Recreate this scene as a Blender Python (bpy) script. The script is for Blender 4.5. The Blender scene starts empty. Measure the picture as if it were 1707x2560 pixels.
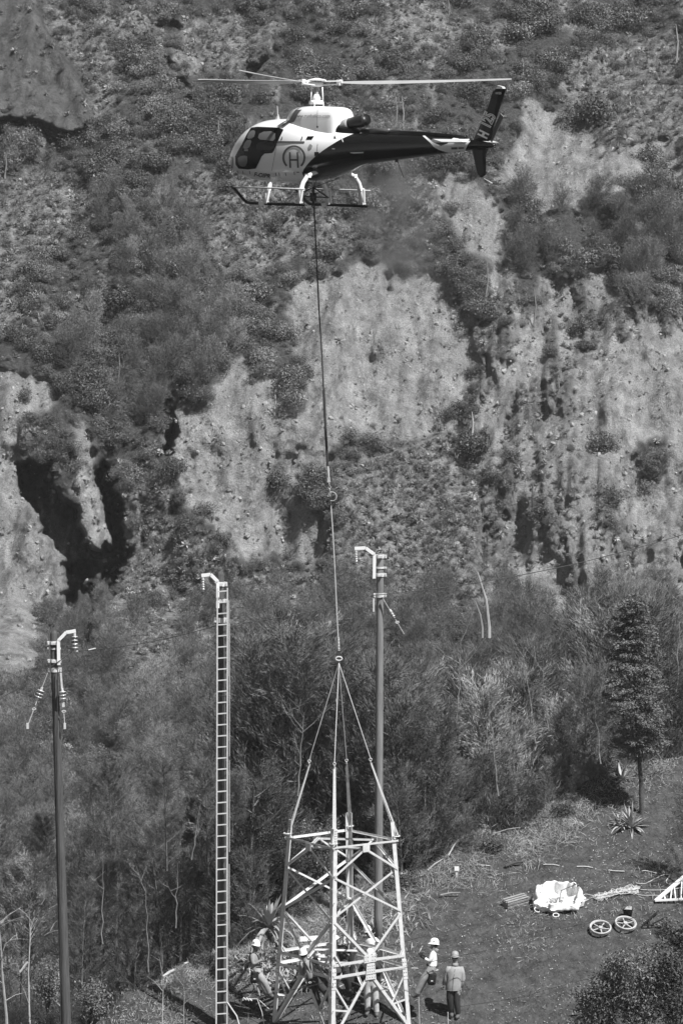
import bpy, bmesh, math, random
import numpy as np
from mathutils import Vector, Matrix, Euler
from mathutils.geometry import delaunay_2d_cdt

R_ = math.radians
SC = bpy.context.scene
COL = SC.collection
random.seed(7)
RNG = np.random.default_rng(11)

# ------------------------------------------------------------------ camera
FPX, CX, CY = 9500.0, 853.5, 1280.0          # focal length and centre in photograph pixels
PITCH = R_(4.63)
CAM = Vector((0.0, -102.0, 22.06))
cd = bpy.data.cameras.new('camera')
cam = bpy.data.objects.new('camera', cd)
COL.objects.link(cam)
cam.location = CAM
cam.rotation_euler = (math.pi / 2 - PITCH, 0, 0)
cd.sensor_fit = 'VERTICAL'
cd.sensor_height = 24.0
cd.lens = 24.0 * FPX / 2560.0
cd.clip_start = 1.0
cd.clip_end = 2000.0
SC.camera = cam

# ------------------------------------------------------------------ sky and sun (black-and-white photograph: neutral light)
SUN_V = Vector((0.80, -0.86, 1.62)).normalized()
sun_el = math.asin(SUN_V.z)
sun_az = math.atan2(SUN_V.x, SUN_V.y)
w = bpy.data.worlds.new('World')
SC.world = w
w.use_nodes = True
nt = w.node_tree
nt.nodes.clear()
sk = nt.nodes.new('ShaderNodeTexSky')
sk.sky_type = 'NISHITA'
sk.sun_disc = False
sk.sun_elevation = sun_el
sk.sun_rotation = sun_az
sk.altitude = 1200
bw = nt.nodes.new('ShaderNodeRGBToBW')
bg = nt.nodes.new('ShaderNodeBackground')
bg.inputs['Strength'].default_value = 0.05
wo = nt.nodes.new('ShaderNodeOutputWorld')
nt.links.new(sk.outputs[0], bw.inputs[0])
nt.links.new(bw.outputs[0], bg.inputs[0])
nt.links.new(bg.outputs[0], wo.inputs[0])
sl = bpy.data.lights.new('sun', 'SUN')
sl.energy = 4.9
sl.angle = R_(0.53)
sl.color = (1, 1, 1)
so = bpy.data.objects.new('sun', sl)
COL.objects.link(so)
so.rotation_euler = SUN_V.to_track_quat('Z', 'Y').to_euler()
so.location = (30, -30, 60)
vs = SC.view_settings
vs.view_transform = 'Standard'
vs.look = 'None'
vs.gamma = 1.0
vs.use_curve_mapping = False
vs.exposure = 0.56
cy = SC.cycles
cy.max_bounces = 5
cy.diffuse_bounces = 2
cy.glossy_bounces = 2
cy.transmission_bounces = 4
cy.transparent_max_bounces = 6
cy.volume_bounces = 0
cy.use_denoising = True
cy.use_adaptive_sampling = True
cy.adaptive_threshold = 0.02

# ------------------------------------------------------------------ helpers
SP, CP = math.sin(PITCH), math.cos(PITCH)

def at(px, py, Y):
    """world point seen at photograph pixel (px,py) at world depth Y (arrays allowed)"""
    d = (np.asarray(px, float) - CX) / FPX
    e = -(np.asarray(py, float) - CY) / FPX
    t = (np.asarray(Y, float) - CAM.y) / (CP + e * SP)
    return np.stack([CAM.x + d * t, CAM.y + (CP + e * SP) * t, CAM.z + (-SP + e * CP) * t], -1)

def P(px, py, Y):
    return Vector(at(px, py, Y).tolist())

def hash2(ix, iy, s):
    n = (ix.astype(np.int64) * 374761393 + iy.astype(np.int64) * 668265263 + s * 1274126177) & 0xffffffff
    n = ((n ^ (n >> 13)) * 1274126177) & 0xffffffff
    n = n ^ (n >> 16)
    return (n & 0xffffff) / float(0xffffff)

def vnoise(x, y, s=0):
    x = np.asarray(x, float); y = np.asarray(y, float)
    ix = np.floor(x); iy = np.floor(y)
    fx = x - ix; fy = y - iy
    fx = fx * fx * fx * (fx * (fx * 6 - 15) + 10); fy = fy * fy * fy * (fy * (fy * 6 - 15) + 10)
    a = hash2(ix, iy, s); b = hash2(ix + 1, iy, s); c = hash2(ix, iy + 1, s); d = hash2(ix + 1, iy + 1, s)
    return (a + (b - a) * fx + (c - a) * fy + (a - b - c + d) * fx * fy) * 2 - 1

def fbm(x, y, s=0, o=4, g=.5):
    t = 0; a = 1.0; n = 0
    for i in range(o):
        t = t + a * vnoise(x * 2 ** i + 17.3 * i, y * 2 ** i - 9.1 * i, s + i); n += a; a *= g
    return t / n

def inpoly(x, y, poly):
    r = np.zeros(x.shape, bool)
    n = len(poly)
    for i in range(n):
        x1, y1 = poly[i]; x2, y2 = poly[(i + 1) % n]
        if y1 == y2: continue
        c = ((y1 > y) != (y2 > y)) & (x < (x2 - x1) * (y - y1) / (y2 - y1) + x1)
        r ^= c
    return r

ROOTS = {}
def tag(o, label=None, cat=None, group=None, kind=None):
    if label: o['label'] = label
    if cat: o['category'] = cat
    if group: o['group'] = group
    if kind: o['kind'] = kind
    return o

def thing(name, label, cat, loc=(0, 0, 0), group=None, rot=None):
    o = bpy.data.objects.new(name, None)
    o.empty_display_size = .3
    o.location = loc
    if rot is not None: o.rotation_euler = rot
    COL.objects.link(o)
    ROOTS[o.name] = Vector(loc)
    return tag(o, label, cat, group)

def link(name, me, mat=None, parent=None, loc=None):
    if mat is not None and len(me.materials) == 0: me.materials.append(mat)
    o = bpy.data.objects.new(name, me)
    COL.objects.link(o)
    if loc is not None: o.location = loc
    if parent is not None: o.parent = parent
    return o

class MB:
    """collects simple shapes into ONE mesh (world coordinates; build() moves them under their parent)"""
    def __init__(s): s.v = []; s.f = []
    def add(s, v, f):
        b = len(s.v)
        s.v += [tuple(p) for p in v]; s.f += [tuple(i + b for i in q) for q in f]
        return s
    def box(s, c, size, m=None):
        hx, hy, hz = [d / 2 for d in size]
        v = [Vector((x, y, z)) for x in (-hx, hx) for y in (-hy, hy) for z in (-hz, hz)]
        if m is not None: v = [m @ p for p in v]
        c = Vector(c)
        return s.add([c + p for p in v], [(0, 1, 3, 2), (4, 6, 7, 5), (0, 4, 5, 1), (2, 3, 7, 6), (0, 2, 6, 4), (1, 5, 7, 3)])
    def frame(s, a, b, up=(0, 0, 1)):
        a = Vector(a); b = Vector(b); d = (b - a).normalized(); u = Vector(up)
        if abs(d.dot(u)) > .98: u = Vector((0, 1, 0))
        x = d.cross(u).normalized(); y = x.cross(d).normalized()
        return d, x, y
    def bar(s, a, b, w, h, up=(0, 0, 1)):
        a = Vector(a); b = Vector(b); d, x, y = s.frame(a, b, up)
        v = []
        for p in (a, b):
            for i, j in ((-1, -1), (1, -1), (1, 1), (-1, 1)): v.append(p + x * (i * w / 2) + y * (j * h / 2))
        return s.add(v, [(0, 1, 2, 3), (7, 6, 5, 4), (0, 4, 5, 1), (1, 5, 6, 2), (2, 6, 7, 3), (3, 7, 4, 0)])
    def tube(s, pts, r, n=8, cap=True):
        pts = [Vector(p) for p in pts]
        k = len(pts)
        rs = r if isinstance(r, (list, tuple)) else [r] * k
        ring = []; pu = None
        for i, p in enumerate(pts):
            d = (pts[min(i + 1, k - 1)] - pts[max(i - 1, 0)]).normalized()
            if pu is None:
                u = Vector((0, 0, 1)) if abs(d.z) < .9 else Vector((0, 1, 0))
            else: u = pu
            x = d.cross(u).normalized(); y = x.cross(d).normalized(); pu = y
            for j in range(n):
                t = 2 * math.pi * j / n
                ring.append(p + (x * math.cos(t) + y * math.sin(t)) * rs[i])
        f = []
        for i in range(k - 1):
            for j in range(n):
                j2 = (j + 1) % n
                f.append((i * n + j, i * n + j2, (i + 1) * n + j2, (i + 1) * n + j))
        if cap:
            f.append(tuple(range(n - 1, -1, -1))); f.append(tuple((k - 1) * n + j for j in range(n)))
        return s.add(ring, f)
    def lathe(s, prof, o=(0, 0, 0), axis=(0, 0, 1), n=16):
        o = Vector(o); d = Vector(axis).normalized()
        u = Vector((1, 0, 0)) if abs(d.x) < .9 else Vector((0, 1, 0))
        x = d.cross(u).normalized(); y = d.cross(x).normalized()
        v = []
        for r, h in prof:
            for j in range(n):
                t = 2 * math.pi * j / n
                v.append(o + d * h + (x * math.cos(t) + y * math.sin(t)) * r)
        f = []
        for i in range(len(prof) - 1):
            for j in range(n):
                j2 = (j + 1) % n
                f.append((i * n + j, i * n + j2, (i + 1) * n + j2, (i + 1) * n + j))
        f.append(tuple(range(n - 1, -1, -1))); f.append(tuple((len(prof) - 1) * n + j for j in range(n)))
        return s.add(v, f)
    def torus(s, c, R, r, axis=(0, 0, 1), n=20, m=6, sx=1.0):
        c = Vector(c); d = Vector(axis).normalized()
        u = Vector((1, 0, 0)) if abs(d.x) < .9 else Vector((0, 0, 1))
        x = d.cross(u).normalized(); y = d.cross(x).normalized()
        v = []; f = []
        for i in range(n):
            t = 2 * math.pi * i / n
            q = x * math.cos(t) * sx + y * math.sin(t); nn = (x * math.cos(t) + y * math.sin(t))
            for j in range(m):
                k = 2 * math.pi * j / m
                v.append(c + q * R + nn * r * math.cos(k) + d * r * math.sin(k))
        for i in range(n):
            for j in range(m):
                f.append((i * m + j, ((i + 1) % n) * m + j, ((i + 1) % n) * m + (j + 1) % m, i * m + (j + 1) % m))
        return s.add(v, f)
    def mesh(s, name, off=Vector((0, 0, 0)), smooth=False):
        me = bpy.data.meshes.new(name)
        me.from_pydata([(p[0] - off.x, p[1] - off.y, p[2] - off.z) for p in s.v], [], s.f)
        if smooth: me.polygons.foreach_set('use_smooth', [True] * len(me.polygons))
        me.update()
        return me
    def build(s, name, mat, parent=None, smooth=False):
        off = Vector((0, 0, 0)); q = parent
        while q is not None:
            off += q.location; q = q.parent
        return link(name, s.mesh(name, off, smooth), mat, parent)

def np_mesh(name, v, f, smooth=False):
    """v (n,3), f (m,k) arrays -> mesh, fast"""
    v = np.asarray(v, np.float32); f = np.asarray(f, np.int32)
    me = bpy.data.meshes.new(name)
    me.vertices.add(len(v)); me.vertices.foreach_set('co', v.ravel())
    k = f.shape[1]
    me.loops.add(f.size); me.loops.foreach_set('vertex_index', f.ravel())
    me.polygons.add(len(f))
    me.polygons.foreach_set('loop_start', np.arange(0, f.size, k, dtype=np.int32))
    me.polygons.foreach_set('loop_total', np.full(len(f), k, np.int32))
    if smooth: me.polygons.foreach_set('use_smooth', np.ones(len(f), bool))
    me.update(calc_edges=True); me.validate()
    return me

# ------------------------------------------------------------------ materials (all neutral greys: the photograph is monochrome)
def g3(v): return (v, v, v, 1)
def mat(name, v, rough=.7, var=0.0, scale=6.0, bump=0.0, metal=0.0, rnd=0.0, coat=0.0, spec=.5, stretch=(1, 1, 1), v2=None, bscale=None):
    m = bpy.data.materials.new(name); m.use_nodes = True
    n = m.node_tree.nodes; l = m.node_tree.links
    b = n['Principled BSDF']
    b.inputs['Base Color'].default_value = g3(v)
    b.inputs['Roughness'].default_value = rough
    b.inputs['Metallic'].default_value = metal
    b.inputs['Specular IOR Level'].default_value = spec
    if coat: b.inputs['Coat Weight'].default_value = coat; b.inputs['Coat Roughness'].default_value = .05
    tc = n.new('ShaderNodeTexCoord'); mp = n.new('ShaderNodeMapping'); mp.inputs['Scale'].default_value = stretch
    l.new(tc.outputs['Object'], mp.inputs[0])
    if var or v2 is not None:
        no = n.new('ShaderNodeTexNoise'); no.inputs['Scale'].default_value = scale; no.inputs['Detail'].default_value = 5
        no.inputs['Roughness'].default_value = .65
        l.new(mp.outputs[0], no.inputs[0])
        mr = n.new('ShaderNodeMapRange'); mr.inputs[1].default_value = .3; mr.inputs[2].default_value = .7
        mr.inputs[3].default_value = v * (1 - var) if v2 is None else v
        mr.inputs[4].default_value = v * (1 + var) if v2 is None else v2
        l.new(no.outputs['Fac'], mr.inputs[0])
        src = mr.outputs[0]
        if rnd:
            oi = n.new('ShaderNodeObjectInfo'); m2 = n.new('ShaderNodeMapRange')
            m2.inputs[3].default_value = 1 - rnd; m2.inputs[4].default_value = 1 + rnd
            l.new(oi.outputs['Random'], m2.inputs[0])
            mu = n.new('ShaderNodeMath'); mu.operation = 'MULTIPLY'
            l.new(src, mu.inputs[0]); l.new(m2.outputs[0], mu.inputs[1]); src = mu.outputs[0]
        l.new(src, b.inputs['Base Color'])
    if bump:
        nb = n.new('ShaderNodeTexNoise'); nb.inputs['Scale'].default_value = bscale or scale * 3; nb.inputs['Detail'].default_value = 6
        l.new(mp.outputs[0], nb.inputs[0])
        bu = n.new('ShaderNodeBump'); bu.inputs['Strength'].default_value = 1.0; bu.inputs['Distance'].default_value = bump
        l.new(nb.outputs['Fac'], bu.inputs['Height']); l.new(bu.outputs[0], b.inputs['Normal'])
    return m

M = {}
M['leaf'] = mat('shrub_leaf', .11, .45, var=.5, scale=.9, rnd=.35, spec=.35)
M['leaf_pale'] = mat('pale_leaf', .33, .5, var=.4, scale=2.0, rnd=.35, spec=.3)
M['needle'] = mat('feathery_foliage', .125, .6, var=.45, scale=.8, rnd=.3, spec=.3)
M['conifer'] = mat('conifer_foliage', .14, .6, var=.3, scale=1.5, rnd=.1, spec=.3)
M['bark'] = mat('pale_bark', .34, .85, var=.4, scale=5, rnd=.3)
M['bark_stem'] = mat('brown_bark', .11, .85, var=.4, scale=5)
M['bark_mid'] = mat('grey_bark', .2, .85, var=.4, scale=5)
M['bark_dark'] = mat('dark_bark', .06, .9, var=.4, scale=9, bump=.01)
M['twig'] = mat('dry_twigs', .28, .8, var=.5, scale=.6, rnd=.5)
M['agave'] = mat('agave_blade', .3, .4, var=.3, scale=3)
M['agave_dead'] = mat('dry_agave_blade', .33, .7, var=.5, scale=2)
M['grass'] = mat('dry_grass', .23, .7, var=.5, scale=.7, rnd=.4)
M['steel'] = mat('galvanised_steel', .62, .5, var=.12, scale=9, metal=0.15)
M['steel2'] = mat('weathered_galvanised_steel', .5, .5, var=.2, scale=5, metal=0.2)
M['dkmetal'] = mat('dark_metal', .03, .5)
M['wood'] = mat('pole_wood', .17, .8, var=.4, scale=3, bump=.006, stretch=(6, 6, .35))
M['wood_dk'] = mat('dark_pole_wood', .07, .8, var=.5, scale=3, bump=.006, stretch=(6, 6, .35))
M['white'] = mat('white_paint', .8, .35, var=.03, scale=2)
M['rope'] = mat('pale_rope', .5, .8, var=.2, scale=30)
M['rope_dk'] = mat('dark_rope', .03, .7)
M['glassy'] = mat('insulator_glass', .45, .15, spec=.8)
# ------------------------------------------------------------------ the mountainside: zones noted in 1568-wide photograph coordinates
K = 1.0887
ROCK = [
 [(1198,215),(1233,220),(1263,250),(1328,265),(1358,300),(1388,330),(1418,350),(1483,330),(1523,330),(1568,310),(1568,420),(1500,430),(1428,435),(1398,470),(1378,440),(1358,435),(1333,490),(1283,475),(1258,510),(1228,495),(1213,450),(1188,430),(1158,410),(1153,350),(1183,320),(1193,280)],
 [(1020,395),(1083,400),(1108,450),(1133,450),(1158,505),(1165,590),(1160,640),(1135,640),(1120,600),(1063,590),(1040,525),(1003,485),(998,450)],
 [(600,745),(612,700),(655,662),(690,640),(715,630),(790,625),(820,600),(880,608),(950,615),(1010,625),(1035,690),(1060,700),(1080,760),(1100,800),(1110,850),(1090,880),(1060,880),(1050,985),(960,1005),(880,1010),(800,1010),(765,1010),(745,1060),(705,1090),(700,1150),(745,1190),(745,1260),(725,1330),(690,1290),(640,1270),(590,1300),(545,1290),(520,1240),(470,1200),(430,1180),(400,1100),(385,1010),(398,880),(418,925),(450,945),(480,920),(495,870),(515,820),(555,812),(575,880),(600,870),(625,800),(610,770)],
 [(0,838),(40,848),(80,850),(140,880),(115,918),(95,950),(60,970),(40,1030),(45,1070),(55,1115),(100,1155),(130,1180),(165,1330),(170,1405),(115,1425),(130,1480),(100,1530),(75,1600),(30,1630),(0,1620),(-90,1650),(-120,830)],
 [(180,958),(205,958),(217,1050),(232,1095),(205,1150),(150,1130),(170,1040)],
 [(140,1180),(240,1100),(262,1180),(300,1250),(240,1300),(160,1290)],
 [(1260,650),(1310,640),(1335,700),(1325,740),(1270,735),(1250,700)],
 [(1180,700),(1205,700),(1210,780),(1215,840),(1190,820),(1178,760)],
 [(1330,830),(1400,790),(1460,760),(1568,770),(1620,800),(1620,1250),(1480,1260),(1400,1180),(1380,1050),(1370,960),(1310,930)],
 [(1180,1290),(1300,1280),(1320,1340),(1330,1420),(1240,1430),(1190,1380)],
 [(1290,1130),(1340,1120),(1400,1250),(1420,1340),(1370,1350),(1310,1230)],
]
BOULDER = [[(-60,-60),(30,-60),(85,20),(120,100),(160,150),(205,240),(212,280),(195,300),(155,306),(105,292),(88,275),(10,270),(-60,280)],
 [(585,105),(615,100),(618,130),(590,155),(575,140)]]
DARK = [
 [(50,1065),(120,1070),(145,1145),(178,1160),(185,1250),(235,1275),(285,1250),(300,1275),(275,1310),(262,1345),(248,1380),(215,1405),(228,1480),(212,1590),(170,1610),(158,1440),(118,1430),(155,1385),(150,1290),(90,1190),(45,1120)],
 [(232,1060),(262,1110),(278,1180),(300,1260),(280,1275),(240,1180),(222,1110)],
 [(372,935),(392,895),(404,960),(388,1030),(378,1050)],
 [(352,0),(372,0),(380,50),(415,45),(425,75),(400,100),(375,92),(352,60)],
 [(375,160),(390,130),(408,150),(405,165)],
 [(403,190),(430,225),(460,248),(440,215),(412,165)],
 [(105,285),(120,300),(185,305),(205,280),(200,300),(150,312),(110,302)],
 [(887,625),(896,625),(903,680),(895,688),(888,660)],
]
GRASS = [
 [(-60,400),(100,395),(200,425),(260,450),(250,465),(190,500),(180,530),(130,570),(120,600),(60,620),(40,740),(-60,760)],
 [(180,650),(280,620),(290,670),(230,700),(170,690),(120,740),(70,760),(80,720)],
 [(430,445),(450,370),(520,390),(620,400),(840,480),(830,560),(780,610),(700,620),(560,660),(490,640),(470,560),(430,480)],
 [(85,0),(180,0),(350,10),(345,130),(290,120),(260,250),(200,290),(222,240),(160,140),(120,90)],
 [(425,55),(530,30),(640,50),(620,110),(560,170),(480,180),(430,160),(395,110)],
 [(880,0),(1000,20),(1100,40),(1200,60),(1180,110),(1060,120),(960,140),(880,110),(850,60)],
 [(1290,120),(1568,80),(1620,290),(1480,320),(1420,340),(1350,250),(1290,230)],
 [(940,380),(1000,380),(1000,520),(940,560),(880,590),(830,560),(840,480)],
 [(1160,620),(1568,700),(1620,760),(1620,1300),(1350,1400),(1050,1400),(880,1380),(780,1330),(750,1200),(780,1040),(1050,1000),(1110,900),(1100,780)],
 [(300,1080),(380,1060),(380,1180),(420,1220),(540,1300),(720,1340),(680,1420),(560,1450),(540,1520),(440,1560),(340,1540),(250,1500),(240,1400),(290,1320)],
]
SHRUB = [   # dark foliage that overrides rock and grass
 [(1178,430),(1213,450),(1230,500),(1260,515),(1285,478),(1335,495),(1360,440),(1380,445),(1400,480),(1430,440),(1520,380),(1530,410),(1500,470),(1568,520),(1568,640),(1500,650),(1470,720),(1440,700),(1400,600),(1300,640),(1230,640),(1210,720),(1190,640),(1170,580)],
 [(640,780),(665,765),(700,870),(695,935),(670,940),(640,915),(645,850)],
 [(1150,250),(1195,290),(1180,330),(1150,370),(1120,330),(1110,280)],
 [(655,670),(670,680),(665,770),(640,800),(640,740)],
 [(1460,1020),(1530,1010),(1520,1080),(1480,1100)],
 [(540,680),(600,620),(700,590),(800,600),(780,622),(700,630),(640,660),(600,700),(575,760),(545,740)],
 [(200,490),(290,440),(400,440),(430,500),(480,560),(520,640),(560,800),(500,860),(440,930),(410,860),(370,920),(370,1100),(260,1060),(210,940),(160,880),(150,800),(190,700),(290,620),(220,520)],
]

def warp(px, py, s, a=26):
    return (px / K + a * fbm(px / 90, py / 90, s, 4, .6) + a * .35 * fbm(px / 14, py / 14, s + 30, 2),
            py / K + a * fbm(px / 90, py / 90, s + 9, 4, .6) + a * .35 * fbm(px / 14, py / 14, s + 40, 2))

def zones(px, py):
    def m(polys, s, a=26):
        x, y = warp(px, py, s, a); r = np.zeros(x.shape)
        for p in polys: r = np.maximum(r, inpoly(x, y, p))
        return r
    rock = m(ROCK, 1, 24); bo = m(BOULDER, 2, 8); dk = m(DARK, 3, 24); gr = m(GRASS, 4, 40); sh = m(SHRUB, 5, 24)
    # scattered breaks in each cover
    brk = fbm(px / 45, py / 110, 60, 4, .6)
    gr = np.maximum(gr, ((brk > .42) & (py < 1650)).astype(float))
    right = (px / K > 1100) & (py / K > 620) & (py / K < 1420)
    streak = fbm(px / 26, py / 120, 70, 4, .6)
    sh = np.maximum(sh, (right & (streak > .33) & (rock < .5)))
    rock = np.maximum(rock, (right & (streak < .04)) * 1.0)
    rock = rock * (1 - sh) * (1 - bo)
    gr = gr * (1 - rock) * (1 - sh) * (1 - bo)
    return rock, bo, dk, gr

YB = ([-600, 0, 500, 1000, 1500, 2000, 2300, 2560, 2800, 3200], [178, 152, 131, 118, 105, 62, 38, 22, 14, 5])
def hillY(px, py):
    px = np.asarray(px, float); py = np.asarray(py, float)
    Y = np.interp(py, *YB)
    # leave the flight side a little hollow, with spurs
    Y = Y + 5.0 * fbm(px / 380, py / 520, 21, 3) + 2.6 * (.5 - np.abs(fbm((px + .25 * py) / 150, py / 330, 22, 4, .55))) * np.clip((1900 - py) / 500, .15, 1)
    rock, bo, dk, gr = zones(px, py)
    x2 = px + 18 * fbm(px / 60, py / 60, 80, 2)
    gully = 1 - np.abs(fbm(x2 / 55, py / 420, 23, 3))
    Y = Y - rock * .5 * (gully - .8) + rock * (.34 * fbm(px / 30, py / 120, 24, 5, .6) + .26 * fbm(px / 11, py / 15, 29, 3, .7) + .6)
    Y = Y - bo * (2.0 + .9 * fbm(px / 60, py / 130, 25, 5, .65))
    Y = Y + dk * np.where((px < 480) & (py > 1000), 4.8, 1.3) * (.75 + 1.1 * np.abs(fbm(px / 30, py / 75, 28, 4, .65)))
    Y = Y + (1 - rock) * (1 - bo) * .22 * fbm(px / 16, py / 16, 26, 3, .6)
    # the striped broken rock left of the gully
    pil = inpoly(px / K, py / K, [(120,1050),(380,1000),(330,1270),(240,1300),(160,1380),(100,1200)])
    Y = Y + pil * (1.3 * (np.abs(fbm(px / 22, py / 75, 27, 3, .6)) ))
    return Y, rock, bo, dk, gr

def hill(px, py):
    Y = hillY(px, py)[0]
    return at(px, py, Y)

gx = np.arange(-420, 2121, 5.0); gy = np.arange(-420, 3201, 5.0)
GX, GY = np.meshgrid(gx, gy)
HY, zr, zb, zd, zg = hillY(GX, GY)
def blur(a, n=1):
    for _ in range(n):
        p = np.pad(a, 1, mode='edge')
        a = (a + p[:-2, 1:-1] + p[2:, 1:-1] + p[1:-1, :-2] + p[1:-1, 2:]) / 5
    return a
HYb = blur(HY, 1)
V = at(GX, GY, HYb).reshape(-1, 3)
nx, ny = len(gx), len(gy)
ii = np.arange(nx * ny).reshape(ny, nx)
Fq = np.stack([ii[1:, :-1], ii[1:, 1:], ii[:-1, 1:], ii[:-1, :-1]], -1).reshape(-1, 4)
me = np_mesh('mountainside', V, Fq, True)
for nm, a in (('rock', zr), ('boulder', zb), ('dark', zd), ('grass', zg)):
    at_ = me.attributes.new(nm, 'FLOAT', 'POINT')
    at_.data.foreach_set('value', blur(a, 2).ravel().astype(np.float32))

def hill_mat():
    m = bpy.data.materials.new('mountain_surface'); m.use_nodes = True
    n = m.node_tree.nodes; l = m.node_tree.links; b = n['Principled BSDF']
    b.inputs['Roughness'].default_value = .9; b.inputs['Specular IOR Level'].default_value = .15
    tc = n.new('ShaderNodeTexCoord')
    def noise(sc, det=6, st=(1, 1, 1), rough=.65):
        mp = n.new('ShaderNodeMapping'); mp.inputs['Scale'].default_value = st
        l.new(tc.outputs['Object'], mp.inputs[0])
        k = n.new('ShaderNodeTexNoise'); k.inputs['Scale'].default_value = sc; k.inputs['Detail'].default_value = det; k.inputs['Roughness'].default_value = rough
        l.new(mp.outputs[0], k.inputs[0]); return k.outputs['Fac']
    def rng(x, a, b_, c, d):
        r = n.new('ShaderNodeMapRange'); r.inputs[1].default_value = a; r.inputs[2].default_value = b_; r.inputs[3].default_value = c; r.inputs[4].default_value = d
        l.new(x, r.inputs[0]); return r.outputs[0]
    def mth(op, a, b_):
        k = n.new('ShaderNodeMath'); k.operation = op
        for i, x in enumerate((a, b_)):
            if isinstance(x, float): k.inputs[i].default_value = x
            else: l.new(x, k.inputs[i])
        return k.outputs[0]
    def mix(f, a, b_):
        k = n.new('ShaderNodeMix'); k.data_type = 'FLOAT'
        l.new(f, k.inputs[0])
        for i, x in ((2, a), (3, b_)):
            if isinstance(x, float): k.inputs[i].default_value = x
            else: l.new(x, k.inputs[i])
        return k.outputs[0]
    def attr(nm):
        k = n.new('ShaderNodeAttribute'); k.attribute_name = nm; return k.outputs['Fac']
    big = noise(.12, 5); mid = noise(.9, 7); fine = noise(5.0, 6); stre = noise(.9, 6, (1.6, .5, .22))
    rockc = mth('MULTIPLY', rng(stre, .34, .66, .19, .31), rng(mid, .35, .65, .72, 1.25))
    rockc = mth('MULTIPLY', rockc, rng(noise(11.0, 4, (1, 1, .8), .8), .38, .62, .68, 1.22)); pit_shade = rng(noise(4.2, 8, (1, 1, .7), .8), .34, .41, .42, 1.0); rockc = mth('MULTIPLY', rockc, pit_shade)  # shade in small pits is painted into the rock colour
    grassc = mth('MULTIPLY', rng(mid, .35, .65, .11, .23), rng(fine, .38, .62, .65, 1.4))
    vegc = rng(fine, .35, .65, .035, .09)
    boc = mth('MULTIPLY', rng(noise(.9, 8, (1.2, .6, .5), .75), .33, .67, .055, .125), rng(fine, .35, .65, .85, 1.25))  # darker than other rock: the shade on this face is put into the colour
    c = mix(attr('grass'), vegc, grassc)
    c = mix(attr('rock'), c, rockc)
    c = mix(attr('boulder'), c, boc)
    # lichen and seepage stains on bare rock
    stn = rng(noise(.5, 6, (1.5, 1, .5)), .55, .68, 1.0, .55)
    c = mth('MULTIPLY', c, stn)
    l.new(c, b.inputs['Base Color'])
    h = mth('ADD', mth('MULTIPLY', fine, .45), noise(2.2, 9, (1.2, 1, .8), .75))
    bu = n.new('ShaderNodeBump'); bu.inputs['Distance'].default_value = .35; bu.inputs['Strength'].default_value = .9
    l.new(h, bu.inputs['Height']); l.new(bu.outputs[0], b.inputs['Normal'])
    return m
hm = hill_mat()
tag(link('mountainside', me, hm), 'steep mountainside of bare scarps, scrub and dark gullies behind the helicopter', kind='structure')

# ------------------------------------------------------------------ the shoulder of ground where the crew works
SL = .404
CRX = [-60, -7.5, -5.5, -3.9, -1.7, 1.7, 3.5, 5.8, 8.5, 10.5, 60]
CRY = [-20, .6, 2.2, 3.2, 4.7, 6.5, 8.3, 9.8, 12.4, 13.3, 17]
def ground_z(x, y):
    x = np.asarray(x, float); y = np.asarray(y, float)
    yc = np.interp(x, CRX, CRY) + .5 * vnoise(x / 1.3, x * 0, 31)
    ov = np.maximum(0, y - yc)
    z = SL * np.minimum(y, yc) - 1.0 * ov * np.minimum(1, ov / 2.0)
    z = z - .75 * np.maximum(0, -6.0 - x) - .10 * np.clip(.8 - x, 0, 7)
    z = z + .10 * fbm(x / 2.2, y / 2.2, 32, 3) + .05 * fbm(x / .5, y / .5, 33, 3)
    return z
def ground_at(px, py):
    """world point of the shoulder seen at this pixel"""
    d = at(px, py, 0.0) - np.array(CAM); p0 = np.array(CAM)
    t = np.arange(.5, 1.55, .001); q = p0 + d * t[:, None]
    below = np.nonzero(q[:, 2] <= ground_z(q[:, 0], q[:, 1]))[0]
    k = below[0] if len(below) else -1
    t2 = t[k] - .001 + np.linspace(0, .001, 21); q = p0 + d * t2[:, None]
    below = np.nonzero(q[:, 2] <= ground_z(q[:, 0], q[:, 1]))[0]
    return Vector(q[below[0] if len(below) else -1].tolist())
gxs = np.concatenate([np.linspace(-160, -12, 40), np.arange(-11.9, 12, .12), np.linspace(12.1, 160, 40)])
gys = np.concatenate([np.linspace(-130, -3.2, 60), np.arange(-3.1, 17, .12), np.linspace(17.2, 40, 12)])
XX, YY = np.meshgrid(gxs, gys)
ZZ = ground_z(XX, YY)
# well outside the view the shoulder blends into the valley floor instead of running on
Vg = np.stack([XX, YY, ZZ], -1).reshape(-1, 3)
nx, ny = len(gxs), len(gys)
ii = np.arange(nx * ny).reshape(ny, nx)
Fg = np.stack([ii[:-1, :-1], ii[:-1, 1:], ii[1:, 1:], ii[1:, :-1]], -1).reshape(-1, 4)
# drop what lies past the crest in the deep valley (the mountainside mesh takes over there)
meg = np_mesh('ground', Vg, Fg, True)
M['soil'] = mat('trodden_soil', .036, .95, scale=2.6, bump=.12, v2=.10, bscale=9, spec=.1)
tag(link('ground', meg, M['soil']), 'bare trodden earth slope where the crew works under the tower', kind='structure')

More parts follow.
